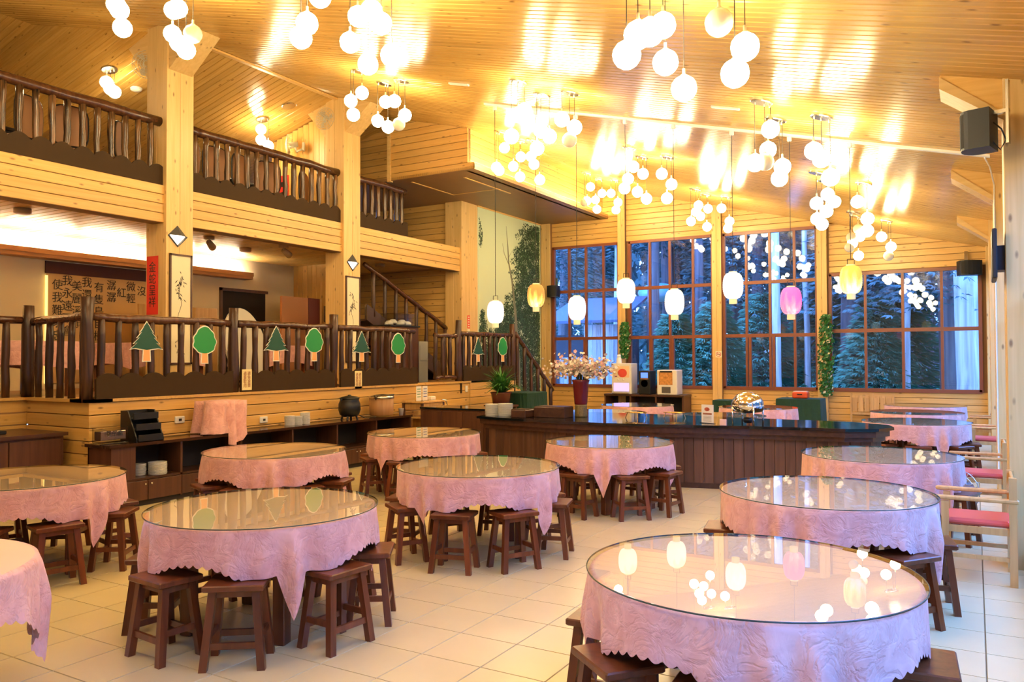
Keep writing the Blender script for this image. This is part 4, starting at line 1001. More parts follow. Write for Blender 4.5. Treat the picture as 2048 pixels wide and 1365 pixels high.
for v in range(len(m.v)): m.v[v] = (m.v[v][0], -.005+(m.v[v][1]+.004)*.02, m.v[v][2])
m.build('dish_picture', plain('dish_print', (.5, .1, .05), .6, noise=.7, nscale=40), t)
cb((0, -.0045, .125), (.14, .001, .022)).build('title_line', plain('brown_print', (.35, .12, .05), .7), t)
for k in range(5): cb((0, -.0045, .095-.016*k), (.13, .001, .005)).build('text_line', plain('grey_print', (.3, .28, .25), .7), t)
p = onbar(1445, 852); t = tag(cb((0, 0, .04), (.085, .02, .08), .003).build('small_card', plain('pink_card', (.75, .5, .42), .7)), 'small pink card block beside the menu card', 'card'); t.location = (p[0], p[1]+.03, BZ)
p = onbar(1487, 852); t = thing('chafing_dish', 'round steel chafing dish with a polished dome lid', 'chafing dish', (p[0], p[1]+.22, BZ))
m = MB(); m.smooth = True; m.lathe([(.20, .24)]+[(.20*math.cos(a*HP/10), .25+.17*math.sin(a*HP/10)) for a in range(11)], 36); m.build('dome_lid', M_chrome, t)
m = MB(); m.smooth = True; m.lathe([(.10, .15), (.19, .17), (.205, .235), (.21, .245), (.2, .25)], 36); m.build('pan', M_chrome, t)
for k in range(4):
    a = k*HP+.6; m = MB(); m.smooth = True; m.tube([(.2*math.cos(a), .2*math.sin(a), 0), (.2*math.cos(a), .2*math.sin(a), .23)], .011, 8); m.build('leg', M_chrome, t)
m = MB(); m.smooth = True; m.lathe([(.05, .02), (.06, .06), (.05, .09)], 16); m.build('burner', M_black, t); m = MB(); m.tube([(-.06, -.2, .27), (-.06, -.235, .28), (.06, -.235, .28), (.06, -.2, .27)], .008, 6); m.build('handle', M_chrome, t)

# ================================================================== BACK WALL SIDE: machines, covered tables
t = thing('side_counter', 'dark open counter carrying the drink machines', 'counter', (-7.0, 18.62, 0))
cb((0, 0, .765), (2.05, .62, .05), .005).build('top', M_dkwoodx, t)
for x in (-1.0, -.33, .33, 1.0): cb((x, 0, .37), (.04, .58, .74)).build('divider', M_dkwood, t)
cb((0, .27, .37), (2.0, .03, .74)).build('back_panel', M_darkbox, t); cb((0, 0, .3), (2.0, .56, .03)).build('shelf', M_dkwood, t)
def machine(px, w_, h_, mat, s, name='drink_machine'):
    x = P(px, 760, 1, 18.35)[0]; t = thing(name, s, 'drink machine', (x, 18.55, .79)); cb((0, 0, h_/2), (w_, .42, h_), .015).build('body', mat, t); return t
m_cr = plain('cream_machine', (.78, .74, .62), .35)
t = machine(1243, .52, .76, m_cr, 'tall cream juice machine with an apple picture'); cb((0, -.213, .55), (.42, .006, .28)).build('picture_panel', plain('pale_print', (.85, .6, .35), .5), t)
m = MB(); m.smooth = True; m.sphere((.03, -.20, .52), .12, 16, 10, .9)
for v in range(len(m.v)): m.v[v] = (m.v[v][0], -.2165+(m.v[v][1]+.20)*.01, m.v[v][2])
m.build('apple_print', plain('apple_red', (.75, .08, .05), .5), t)
cb((0, -.213, .17), (.40, .006, .20)).build('dispensing_bay', plain('violet_glow', (.35, .28, .8), .5, emit=(.4, .32, 1.0), estr=.5), t); cb((0, -.26, .02), (.42, .12, .03), .006).build('drip_tray', M_steel, t)
for x in (-.08, .05): cb((x, -.22, .36), (.05, .03, .04), .01).build('tap', M_wplast, t)
t = machine(1289, .30, .58, M_black, 'black coffee machine with a small blue screen'); cb((0, -.213, .47), (.18, .006, .13)).build('screen', plain('blue_screen', (.03, .08, .4), .3, emit=(.1, .2, .9), estr=.6), t)
m = MB(); m.lathe([(.0001, 0), (.09, 0)], 20); o = m.build('cup_print', plain('coffee_print', (.5, .35, .2), .5), t); o.location = (0, -.213, .27); o.rotation_euler = (HP, 0, 0); cb((0, -.213, .38), (.2, .004, .02)).build('label_strip', plain('orange_print', (.6, .25, .05), .5), t)
t = machine(1334, .50, .60, m_cr, 'cream instant coffee machine with an orange picture'); cb((-.03, -.213, .40), (.34, .006, .32)).build('picture_panel', plain('orange_food_print', (.7, .25, .06), .5, noise=.8, nscale=18), t); cb((-.02, -.213, .12), (.22, .006, .15)).build('dispensing_bay', plain('bay_dark', (.1, .09, .08), .4), t); cb((-.02, -.217, .56), (.30, .004, .04)).build('label_strip', M_ink, t)
x = P(1238, 720, 1, 18.5)[0]; t = thing('bottle', 'white bottle with a round cap standing on the juice machine', 'bottle', (x, 18.5, 1.55)); m = MB(); m.smooth = True; m.lathe([(.07, 0), (.075, .02), (.055, .14), (.04, .16)], 16); m.build('body', M_wplast, t); m = MB(); m.smooth = True; m.lathe([(.05, .16), (.055, .18), (.04, .215), (1e-6, .22)], 16); m.build('cap', M_white, t)
def covered(px0, px1, Y, h_, s, dy=.7):
    x0, x1 = P(px0, 800, 1, Y)[0], P(px1, 800, 1, Y)[0]; t = thing('covered_table', s, 'table', ((x0+x1)/2, Y+dy/2, 0)); w_ = x1-x0
    n = 60; m = MB(); m.smooth = False; vs = []
    per = []
    for k in range(n):
        f = k/n*4; e = int(f); u = f-e; c = [(-w_/2, -dy/2), (w_/2, -dy/2), (w_/2, dy/2), (-w_/2, dy/2)]; a, b = c[e], c[(e+1) % 4]; per.append((a[0]+(b[0]-a[0])*u, a[1]+(b[1]-a[1])*u))
    for z, g_ in ((h_, 1.0), (h_-.03, 1.01), (h_*.5, 1.03), (0.03, 1.05)):
        for k, (a, b) in enumerate(per):
            q = 1+(.02*math.sin(k*1.7) if z < h_-.05 else 0); vs.append((a*g_*q, b*g_*q, z))
    m.add(vs, [tuple(range(n))]+[(r*n+k, (r+1)*n+k, (r+1)*n+(k+1) % n, r*n+(k+1) % n) for r in range(3) for k in range(n)]); m.build('cloth', M_green, t)
    m = MB(); m.box((-w_/2+.02, -dy/2+.02, h_-.04), (w_/2-.02, dy/2-.02, h_-.01)); m.build('tabletop', M_dkwood, t)
    return t
covered(1552, 1640, 17.6, .80, 'table under a dark green cloth beneath the garland')
covered(1425, 1462, 16.4, .80, 'dark green covered stand behind the chafing dish', .5)
x = P(1601, 795, 1, 17.9)[0]; t = thing('red_box', 'orange red portable gas stove case on the green cloth', 'case', (x, 17.95, .80)); cb((0, 0, .07), (.32, .26, .13), .02).build('body', plain('orange_red', (.75, .09, .02), .35), t); cb((0, 0, .145), (.28, .22, .02), .006).build('lid', plain('pale_lid', (.8, .5, .35), .4), t); cb((0, -.135, .09), (.1, .012, .02)).build('latch', M_black, t)
for px, s in ((1722, 'pale folding chair leaning on the back wall beside the green table'), (1766, 'pale folding chair leaning on the back wall behind the tables')):
    x = P(px, 820, 1, 18.75)[0]; t = thing('folding_chair', s, 'chair', (x, 18.78, 0), 0, 'folding chairs at the back wall')
    for sx in (-.2, .2): m = MB(); m.box((sx-.018, -.02, 0), (sx+.018, .02, .9)); m.build('leg', M_oak, t)
    for z in (.15, .45, .82): m = MB(); m.box((-.19, -.015, z-.02), (.19, .015, z+.03)); m.build('rung', M_oak, t)
    for k in range(3): m = MB(); m.box((-.18+.125*k, -.01, .5), (-.18+.125*k+.1, .01, .8)); m.build('back_slat', M_oak, t)
# garlands
def garland(px, y0, y1, s, wdt=.19):
    a, b = P(px, y0, 1, YB-.2), P(px, y1, 1, YB-.2); t = thing('leaf_garland', s, 'garland', (a[0], YB-.2, 0)); m = MB(); mf = MB(); rn = random.Random(px)
    for i in range(900):
        z = rn.uniform(b[2], a[2]); th = rn.uniform(0, 6.28); r = wdt*rn.uniform(.2, 1)*(.55+.45*math.sin(math.pi*(z-b[2])/(a[2]-b[2]))**.5); c = Vector((r*math.cos(th), -abs(r*math.sin(th))*.7+.03, z)); n_ = Vector((rn.gauss(0, 1), rn.gauss(-1, .6), rn.gauss(0, .7))).normalized(); u = n_.orthogonal().normalized()*rn.uniform(.025, .05); v_ = n_.cross(u)*.6
        (mf if rn.random() < .09 else m).add([c-u, c-v_, c+u, c+v_], [(0,1,2,3)])
    o = m.build('leaves', plain('garland_green', (.03, .17, .03), .5, noise=.6, nscale=12), t); o['kind'] = 'stuff'; o = mf.build('blossoms', plain('garland_cream', (.75, .65, .35), .6), t); o['kind'] = 'stuff'
    m = MB(); m.tube([(0, .03, b[2]), (0, .03, a[2])], .012, 6); m.build('stem', M_blade, t)
garland(1651, 630, 792, 'green leaf garland with small cream flowers on the third window post'); garland(1249, 645, 717, 'green leaf garland on the first window post behind the juice machine', .15)
# no smoking sign
p = P(1437, 709, 1, YB-.17); t = thing('no_smoking_sign', 'small round no smoking sign on the window post', 'sign', (p[0], YB-.158, p[2]))
m = MB(); m.cbox((0, 0, 0), (.15, .004, .15), .001); m.build('plate', M_paper, t)
m = MB(); m.tube([(.055*math.cos(k*.2618), -.004, .055*math.sin(k*.2618)) for k in range(25)], .006, 6, False); m.build('ring', plain('sign_red', (.6, .04, .03), .6), t); m = MB(); m.tube([(-.038, -.005, .038), (.038, -.005, -.038)], .005, 6); m.build('slash', MATS['sign_red'], t); cb((0, -.003, 0), (.07, .002, .016)).build('cigarette', M_ink, t)
# corner loudspeakers and the near speaker
def speaker(loc, size, rz, s, tilt=0.0):
    t = thing('loudspeaker', s, 'speaker', loc, rz); w_, d_, h_ = size
    pr = [(-w_/2, d_/2), (w_/2, d_/2), (w_/2, -d_*.15)]+[(w_/2*math.cos(a*math.pi/8), -d_*.15-d_*.35*math.sin(a*math.pi/8)) for a in range(1, 8)]+[(-w_/2, -d_*.15)]
    m = MB(); m.prism(pr, -h_/2, h_/2, 2); m.build('cabinet', plain('speaker_black', (.004, .004, .004), .5), t)
    m = MB(); m.prism([(q[0]*.97, q[1]-.006 if q[1] < 0 else q[1]*.1) for q in pr], -h_/2+.02, h_/2-.02, 2); m.build('grille', plain('speaker_grille', (.009, .009, .008), .8, noise=.5, nscale=90), t)
    cb((0, d_/2+.05, h_*.42), (.04, .12, .03)).build('bracket_arm', M_steel, t); cb((0, d_/2+.10, .12), (.06, .02, .5)).build('bracket_plate', M_steel, t); return t
sp = P(1957, 265, 0, .08); t = speaker((.045, 7.36, 3.50), (.26, .23, .31), -HP-.25, 'black loudspeaker on a bracket high on the near pillar'); m = MB(); m.tube([(.02, .12, .05), (.05, .18, -.02), (0, .2, -.1), (-.04, .15, -.16), (.02, .11, -.1)], .006, 6); m.build('cable', M_cord, t)
speaker((-9.66, 18.72, 3.46), (.30, .26, .30), 0, 'black loudspeaker in the corner between mural and first window'); speaker((-.05, 18.65, 3.50), (.42, .3, .30), .3, 'black loudspeaker in the corner over the wide window')
t = thing('flat_screen', 'thin dark flat screen seen edge on beside the near pillar', 'screen', (.150, 7.62, 2.52)); cb((0, 0, 0), (.035, .50, .40), .008).build('panel', M_black, t); cb((.047, .05, -.02), (.06, .22, .20)).build('wall_mount', M_black, t)
# ================================================================== CHAIRS ON THE RIGHT, FAN
def armchair(loc, s, rz=0.0):
    t = thing('arm_chair', s, 'chair', loc, rz, 'wooden armchairs by the windows')
    for y in (-.24, .24):
        m = MB(); m.box((-.255, y-.022, 0), (-.205, y+.022, .60)); m.build('leg', M_oak, t); m = MB(); m.box((.185, y-.022, 0), (.235, y+.022, .80)); m.build('leg', M_oak, t)
        m = MB(); m.cbox((-.03, y, .625), (.56, .055, .03), .008); m.build('armrest', M_oak, t); m = MB(); m.box((-.22, y-.012, .18), (.2, y+.012, .21)); m.build('stretcher', M_oak, t); m = MB(); m.box((-.22, y-.012, .37), (.2, y+.012, .42)); m.build('seat_rail', M_oak, t)
    for x in (-.23, .21): m = MB(); m.box((x-.012, -.23, .37), (x+.012, .23, .42)); m.build('seat_rail', M_oak, t)
    m = MB(); m.cbox((-.01, 0, .445), (.44, .44, .05), .018); m.build('seat_cushion', plain('red_vinyl', (.62, .10, .08), .4), t)
    for z in (.6, .76): m = MB(); m.cbox((.21, 0, z), (.022, .46, .07), .005); m.build('back_slat', M_oak, t)
armchair((.02, 7.15, 0), 'pale wooden armchair with red seat beside the near pillar'); armchair((.05, 9.9, 0), 'pale wooden armchair with red seat behind the floor fan'); armchair((.2, 14.05, 0), 'pale wooden armchair with red seat beyond the second pillar'); armchair((.22, 16.3, 0), 'pale wooden armchair with red seat near the back wall')
t = thing('floor_fan', 'grey round floor fan standing between table and armchairs', 'fan', (-.13, 9.35, 0), -.5)
m = MB(); m.smooth = True; m.lathe([(.16, 0), (.17, .02), (.10, .05), (.03, .06), (.03, .12)], 24); m.build('base', plain('fan_grey', (.25, .26, .25), .4), t)
for r in (.21, .165, .12, .075):
    m = MB(); m.tube([(r*math.cos(k*.2618), -.06-(.21-r)*.25, .33+r*math.sin(k*.2618)) for k in range(25)], .004, 5, False); m.build('guard_ring', plain('fan_wire', (.5, .5, .48), .3, metal=.6), t)
for k in range(12):
    a = k*.5236; m = MB(); m.tube([(.04*math.cos(a), -.1, .33+.04*math.sin(a)), (.21*math.cos(a), -.06, .33+.21*math.sin(a)), (.19*math.cos(a), .03, .33+.19*math.sin(a))], .003, 4, False); m.build('guard_wire', MATS['fan_wire'], t)
m = MB(); m.smooth = True; m.lathe([(1e-6, -.03), (.07, -.02), (.08, .1), (1e-6, .14)], 16); o = m.build('motor', plain('fan_dark', (.06, .06, .06), .4), t); o.location = (0, 0, .33); o.rotation_euler = (-HP, 0, 0)
for k in range(3):
    a = k*2.094; m = MB(); c, s_ = math.cos(a), math.sin(a); m.add([(.03*c, -.02, .33+.03*s_), (.18*c-.06*s_, -.045, .33+.18*s_+.06*c), (.19*c, -.03, .33+.19*s_), (.15*c+.07*s_, -.005, .33+.15*s_-.07*c)], [(0,1,2,3)]); m.build('blade', plain('fan_blade', (.3, .33, .33), .3), t)

# ================================================================== THINGS ON THE SIDEBOARD
SZ = SBZ
def onsb(px, x=-8.52): return P(px, 800, 0, x)[1]
y = onsb(219); t = thing('cutlery_box', 'clear box of chopsticks with black lettering on the sideboard end', 'box', (-8.5, y, SZ))
cb((0, 0, .105), (.16, .34, .17), .004).build('case', M_acryl, t); cb((0, 0, .10), (.13, .30, .10), .004).build('steel_tray', M_steel, t); cb((0, 0, .01), (.18, .36, .02), .004).build('base', M_acryl, t); text('筷子盒', 'lettering', t, (.082, 0, .12), FX, .07, M_ink)
y = onsb(283); t = thing('tiered_bin', 'black three tier cutlery bin on the sideboard', 'bin', (-8.52, y, SZ))
m = MB(); m.prism([(-.13, 0), (.17, 0), (.17, .04), (.0, .36), (-.13, .36)], -.18, -.165, 1); m.build('side_panel', M_black, t); m = MB(); m.prism([(-.13, 0), (.17, 0), (.17, .04), (.0, .36), (-.13, .36)], .165, .18, 1); m.build('side_panel', M_black, t); cb((-.13, 0, .18), (.015, .34, .36)).build('back_panel', M_black, t)
for k, (x0, z0) in enumerate(((.05, .01), (.01, .135), (-.04, .26))):
    m = MB(); m.box((x0-.1, -.16, z0), (x0+.13, .16, z0+.012)); m.box((x0+.12, -.16, z0), (x0+.135, .16, z0+.075)); m.build('tray', M_black, t)
y = onsb(438); t = thing('draped_appliance', 'box shaped appliance hidden under a pink cloth on the sideboard', 'covered appliance', (-8.44, y, SZ))
cb((-.05, 0, .2), (.3, .5, .4), .02).build('appliance', M_black, t)
n, rows = 64, 9; m = MB(); m.smooth = True; rn = random.Random(4); vs = []
for r in range(rows+1):
    f = r/rows
    for k in range(n):
        a = 2*math.pi*k/n; c, s_ = math.cos(a), math.sin(a); q = 1/max(abs(c)/.19, abs(s_)/.29); q = q*(.94 if r else .3)
        if r == 0: vs.append((q*c-.05, q*s_, .43)); continue
        drop = .41*((r-1)/(rows-1)); 
        if c > .5 and s_ > -.2: drop *= 1.0+.75*max(0, (c-.5))*(1 if s_ < .6 else .5)
        w_ = (.012+.035*f)*math.sin(a*9+1.3*f)+.03*f*math.sin(a*4)
        z = max(.42-drop, .012 if c < .55 else -.2)
        x_ = (q+w_+.05*f)*c-.05
        if abs(s_) < 1.55*c and z < .14: x_ = max(x_, .152+.012*math.sin(a*11))      # the front falls clear of the worktop edge
        vs.append((x_, (q+w_+.03*f)*s_, z))
m.add(vs, [tuple(range(n))]+[(r*n+k, (r+1)*n+k, (r+1)*n+(k+1) % n, r*n+(k+1) % n) for r in range(rows) for k in range(n)]); m.build('pink_drape', M_cloth, t)
for k, nn in enumerate((11, 10, 13)): plates(-8.53, onsb(596)+.152*(k-1), SZ, nn, 'on the sideboard, %s pile' % ('first', 'middle', 'tallest')[k], .66, sz=.95)
yc = onsb(316, -8.44); plates(-8.56, yc-.155, .326, 10, 'in the open cubby of the sideboard, rear pile', .68, sz=1.0); plates(-8.44, yc, .326, 11, 'in the open cubby of the sideboard, front pile', .95, sz=1.0)
y = onsb(697); t = thing('soup_kettle', 'black round electric soup kettle on the sideboard', 'kettle', (-8.5, y, SZ))
m = MB(); m.smooth = True; m.lathe([(.10, .05), (.15, .08), (.175, .16), (.17, .25), (.145, .31), (.15, .325)], 28); m.build('body', plain('kettle_black', (.012, .012, .012), .35), t); m = MB(); m.smooth = True; m.lathe([(.155, .325), (.16, .34), (.12, .36), (.03, .375), (.025, .39), (1e-6, .395)], 28); m.build('lid', MATS['kettle_black'], t)
for a in (.5, 2.1, 3.6, 5.2): m = MB(); m.tube([(.11*math.cos(a), .11*math.sin(a), .06), (.13*math.cos(a), .13*math.sin(a), 0)], .016, 8); m.build('foot', MATS['kettle_black'], t)
for s_ in (-1, 1): m = MB(); m.tube([(0, s_*.14, .32), (0, s_*.19, .33), (0, s_*.19, .30)], .012, 6); m.build('handle', MATS['kettle_black'], t)
m = MB(); m.tube([(.05, .18, .06), (.09, .26, .012), (.12, .34, .012), (.05, .42, .012), (.1, .52, .012)], .007, 6); m.build('cable', M_cord, t)
y = onsb(763); t = thing('rice_cooker', 'round wood clad rice cooker with a steel lid on the sideboard', 'rice cooker', (-8.52, y, SZ))
m = MB(); m.smooth = True; m.lathe([(.19, .02), (.195, .03), (.205, .30)], 32); m.build('wooden_tub', wood('tub_wood', (.42, .22, .09), (.3, .14, .05), 2, rough=.5, knots=False, grain=.7), t); m = MB(); m.smooth = True; m.lathe([(.205, .30), (.215, .305), (.215, .325), (.18, .345), (.08, .365), (1e-6, .37)], 32); m.build('lid', M_steel, t)
cb((.0, .215, .29), (.1, .05, .13), .01).build('latch', M_black, t); m = MB(); m.tube([(.06, -.21, .28), (.06, -.25, .35), (.06, .25, .35), (.06, .21, .3)], .01, 6); m.build('bail_handle', M_black, t)
y = onsb(793); t = thing('paper_cup', 'small white paper cup beside the rice cooker', 'cup', (-8.42, y, SZ)); m = MB(); m.smooth = True; m.lathe([(.033, 0), (.047, .11), (.05, .112)], 18); m.build('body', M_white, t); m = MB(); m.tube([(0, 0, .02), (.01, .03, .15)], .005, 6); m.build('spoon', M_dkwood, t)
# trolley
y = P(830, 830, 0, -8.45)[1]; t = thing('serving_trolley', 'wooden trolley with two drawers at the end of the sideboard', 'trolley', (-8.45, y+.25, 0))
TW = .62
for sx in (-.2, .2):
    for sy in (-TW/2, TW/2): m = MB(); m.box((sx-.02, sy-.02, .06), (sx+.02, sy+.02, .95)); m.build('leg', M_dkwood, t)
cb((0, 0, .93), (.46, TW+.06, .03), .004).build('top', M_oak, t); cb((0, 0, .86), (.42, TW-.02, .10)).build('apron', M_oak, t); cb((0, 0, .66), (.42, TW, .025)).build('shelf', M_oak, t); cb((0, .12, .33), (.40, TW-.28, .58)).build('drawer_case', M_oak, t)
for z in (.18, .47):
    d = cb((0, 0, 0), (.02, TW-.30, .26), .004).build('drawer', plain('grey_drawer', (.28, .23, .16), .5), t); d.location = (.21, .12, z); k_ = cb((.02, 0, .02), (.03, .10, .02), .004).build('handle', M_black, d)
for sy in (-1, 1):
    m = MB(); m.smooth = True; m.lathe([(.035, -.012), (.035, .012)], 12); o = m.build('wheel', M_black, t); o.location = (.2, sy*TW/2, .035); o.rotation_euler = (0, HP, 0)
m = MB(); m.tube([(.18, TW/2+.01, .95), (.20, TW/2+.09, .93), (.2, TW/2+.17, .80)], .012, 6); m.build('push_handle', M_steel, t)
TY = y+.25
for dy, s in ((-.18, 'white menu card on the trolley with green print'), (.0, 'white menu card on the trolley with blue border')):
    t = thing('menu_stand', s, 'sign', (-8.42, TY+dy, .945)); cb((0, 0, .13), (.008, .15, .26), .003).build('card', plain('white_card', (.85, .82, .75), .6), t); cb((0, 0, .005), (.05, .16, .01)).build('foot', M_acryl, t)
    for k in range(4): cb((.005, 0, .21-.045*k), (.001, .1, .012)).build('text_line', plain('green_print', (.08, .3, .12), .7) if dy < 0 else plain('blue_print', (.1, .15, .4), .7), t)
t = tag(cb((0, 0, .035), (.1, .13, .07), .01).build('napkin_box', M_wplast), 'small white napkin box on the trolley', 'box'); t.location = (-8.42, TY+.2, .945)
for px, s in ((358, 'white wall socket behind the draped appliance'), (526, 'white wall socket beside the plate piles')):
    y = P(px, 838, 0, XPL)[1]; z = P(px, 840, 0, XPL)[2]; t = thing('wall_socket', s, 'socket', (XPL+.001, y, z)); cb((.012, 0, 0), (.022, .14, .09), .006).build('plate', M_wplast, t); cb((.026, 0, 0), (.006, .04, .03)).build('outlet', M_black, t)
y = P(932, 783, 0, XPL)[1]; t = tag(cb((0, 0, 0), (.02, .08, .13), .005).build('light_switch', M_wplast), 'white light switch on the boards beside the palm', 'switch'); t.location = (XPL+.01, y, 1.08)
# notices on the wavy boards
for px, a, s in ((494, 1.245, 'first pale yellow notice on the wavy board'), (717, 1.235, 'pale yellow notice on the wavy board by the scroll pillar')):
    p = P(px, 760, 0, XRL+.09); t = thing('notice', s, 'notice', (XRL+.088, p[1], p[2])); cb((0, 0, 0), (.004, .17, .29)).build('paper', M_ypaper, t)
    text('避免浪費', 'lettering', t, (.003, .035, 0), FX, .062, plain('brown_print', (.35, .12, .05), .7), True, gap=.9); text('適量取用', 'lettering', t, (.003, -.035, 0), FX, .062, MATS['brown_print'], True, gap=.9)
# green cut-out trees on the rail (plain trees)
M_cut = [plain('cut_dark_green', (.005, .075, .045), .5), plain('cut_bright_green', (.01, .27, .06), .5), plain('cut_white_edge', (.85, .82, .7), .6), plain('cut_peach', (.85, .42, .16), .6)]
def cut_tree(px, py0, py1, kind, s):
    x = XRL+.075; a, b = P(px, py0, 0, x), P(px, py1, 0, x); h_ = a[2]-b[2]; w_ = h_*.44
    t = thing('cutout_tree', s, 'decoration', (x, a[1], b[2]), 0, 'green tree cut-outs on the platform rail')
    def outline_(g):
        if kind == 0:
            r = [(0, h_)]; l = []
            for k in range(5):
                zz = h_-(k+1)*h_*.135; ww = w_*(.22+.195*k); r += [(ww, zz), (ww*.72, zz+.01)]; l += [(-ww, zz), (-ww*.72, zz+.01)]
            r += [(.0, h_*.30)]; pts = r+[q for q in reversed(l)]
        else:
            pts = [(w_*.92*math.sin(u)*(1-.42*math.cos(u))**.5*.85, h_*.64-h_*.36*math.cos(u)*-1 if False else h_*.64+h_*.36*math.cos(u)) for u in [k*2*math.pi/40 for k in range(40)]]
            pts = [(q[0]*(1+.06*math.cos(9*math.atan2(q[1]-h_*.6, q[0]))), q[1]) for q in pts]
        c = (0, h_*.62); return [((q[0]-c[0])*g+c[0], (q[1]-c[1])*g+c[1]) for q in pts]
    m = MB(); m.prism(outline_(1.08), 0, .008, 0); m.build('white_edge', M_cut[2], t)
    m = MB(); m.prism(outline_(1.0), .008, .011, 0); m.build('foliage_print', M_cut[kind], t)
    m = MB(); m.prism([(-w_*.28, 0), (w_*.28, 0), (w_*.24, h_*.34), (-w_*.24, h_*.34)], 0, .007, 0); m.build('trunk_edge', M_cut[2], t)
    m = MB(); m.prism([(-w_*.22, .012), (w_*.22, .012), (w_*.18, h_*.33), (-w_*.18, h_*.33)], .007, .0095, 0); m.build('trunk_print', M_cut[3], t)
for px, a, b, k, s in ((293, 645, 724, 0, 'dark green fir cut-out next to the corner post'), (409, 654, 728, 1, 'bright green round tree cut-out before the hanging scroll'), (552, 654, 723, 0, 'dark green fir cut-out before the doorway'), (628, 658, 723, 1, 'bright green tree cut-out before the doorway partition'), (723, 664, 724, 0, 'dark green fir cut-out under the second scroll'), (796, 668, 726, 1, 'bright green tree cut-out under the stairs'), (956, 676, 724, 0, 'small dark green fir cut-out beside the mural'), (1005, 676, 724, 1, 'small bright green tree cut-out over the palm')): cut_tree(px, a, b, k, s)
# palm and green box
y = P(985, 790, 0, -8.2)[1]; t = thing('potted_palm', 'bushy green palm in a brown glazed pot by the platform', 'potted plant', (-8.0, y, .78))
m = MB(); m.smooth = True; m.lathe([(.13, 0), (.17, .03), (.20, .22), (.22, .24), (.2, .25), (.18, .2)], 24); m.build('pot', plain('brown_glaze', (.12, .03, .02), .25), t)
m = MB(); rn = random.Random(2)
for k in range(210):
    a = rn.uniform(0, 6.28); L = rn.uniform(.36, .66); el = rn.uniform(.35, 1.4); d = Vector((math.cos(a)*math.cos(el), math.sin(a)*math.cos(el), math.sin(el))); s_ = Vector((-math.sin(a), math.cos(a), 0))*.016; c = Vector((0, 0, .22)); p1_ = c+d*L*.6; p2_ = c+d*L+Vector((math.cos(a)*.08, math.sin(a)*.08, -.16*math.cos(el)-.04))
    m.add([c-s_*.5, c+s_*.5, p1_+s_, p1_-s_, p2_], [(0,1,2,3), (3,2,4)])
o = m.build('fronds', M_blade, t); o['kind'] = 'stuff'
t = thing('plant_stand', 'walnut stand below the potted palm', 'stand', (-8.0, y, 0)); cb((0, 0, .76), (.5, .5, .04), .005).build('top', M_dkwood, t)
for sx in (-.2, .2):
    for sy in (-.2, .2): cb((sx, sy, .37), (.05, .05, .74)).build('leg', M_dkwood, t)
t = thing('covered_stand', 'stand under a dark green cloth beside the palm', 'stand', (-8.0, P(1036, 790, 0, -8.0)[1]+.2, 0)); cb((0, 0, .5), (.6, .8, .94)).build('stand', M_dkwood, t)
m = MB(); n = 48; vs = []
for z, g_ in ((1.0, .98), (.985, 1.04), (.62, 1.1), (.30, 1.16)):
    for k in range(n):
        a = 2*math.pi*k/n+.01; c, s_ = math.cos(a), math.sin(a); q = 1/max(abs(c)/.32, abs(s_)/.42)*g_*(1+(.04*math.sin(k*1.5) if z < .9 else 0)); vs.append((q*c, q*s_, z))
m.add(vs, [tuple(range(n))]+[(r*n+k, (r+1)*n+k, (r+1)*n+(k+1) % n, r*n+(k+1) % n) for r in range(3) for k in range(n)]); m.build('cloth', M_green, t)
y = P(945, 700, 0, -9.3)[1]; t = thing('metal_box', 'pale metal box on the platform behind the rail', 'box', (-9.35, y, 1.2)); cb((0, 0, .16), (.3, .42, .32), .01).build('body', plain('pale_metal', (.55, .52, .42), .4, metal=.5), t); cb((0, 0, .33), (.31, .43, .02), .005).build('lid', M_steel, t)

# ================================================================== PILLAR DECOR
def sconce(y, s):
    t = thing('wall_sconce', s, 'wall lamp', (XP, y, 3.51)); r = .155
    m = MB(); m.add([(.0, 0, r), (.0, -r, 0), (.0, 0, -r), (.0, r, 0), (.075, 0, 0)], [(0,1,4), (0,4,3), (0,3,2,1)]); m.build('upper_shade', plain('pewter', (.06, .06, .055), .5), t)
    m = MB(); m.add([(.0, -r*.82, -.0), (.0, 0, -r*.82), (.0, r*.82, 0), (.072, 0, -.003)], [(0,1,3), (1,2,3), (0,3,2)]); m.build('glass_half', emis('sconce_glass', (1.0, .95, .85), 3.0), t)
    m = MB(); m.tube([(.005, -r, 0), (.005, 0, -r), (.005, r, 0)], .014, 6); m.build('rim', MATS['pewter'], t)
sconce(7.56, 'diamond shaped wall lamp on the first pillar'); sconce(11.36, 'diamond shaped wall lamp on the second pillar')
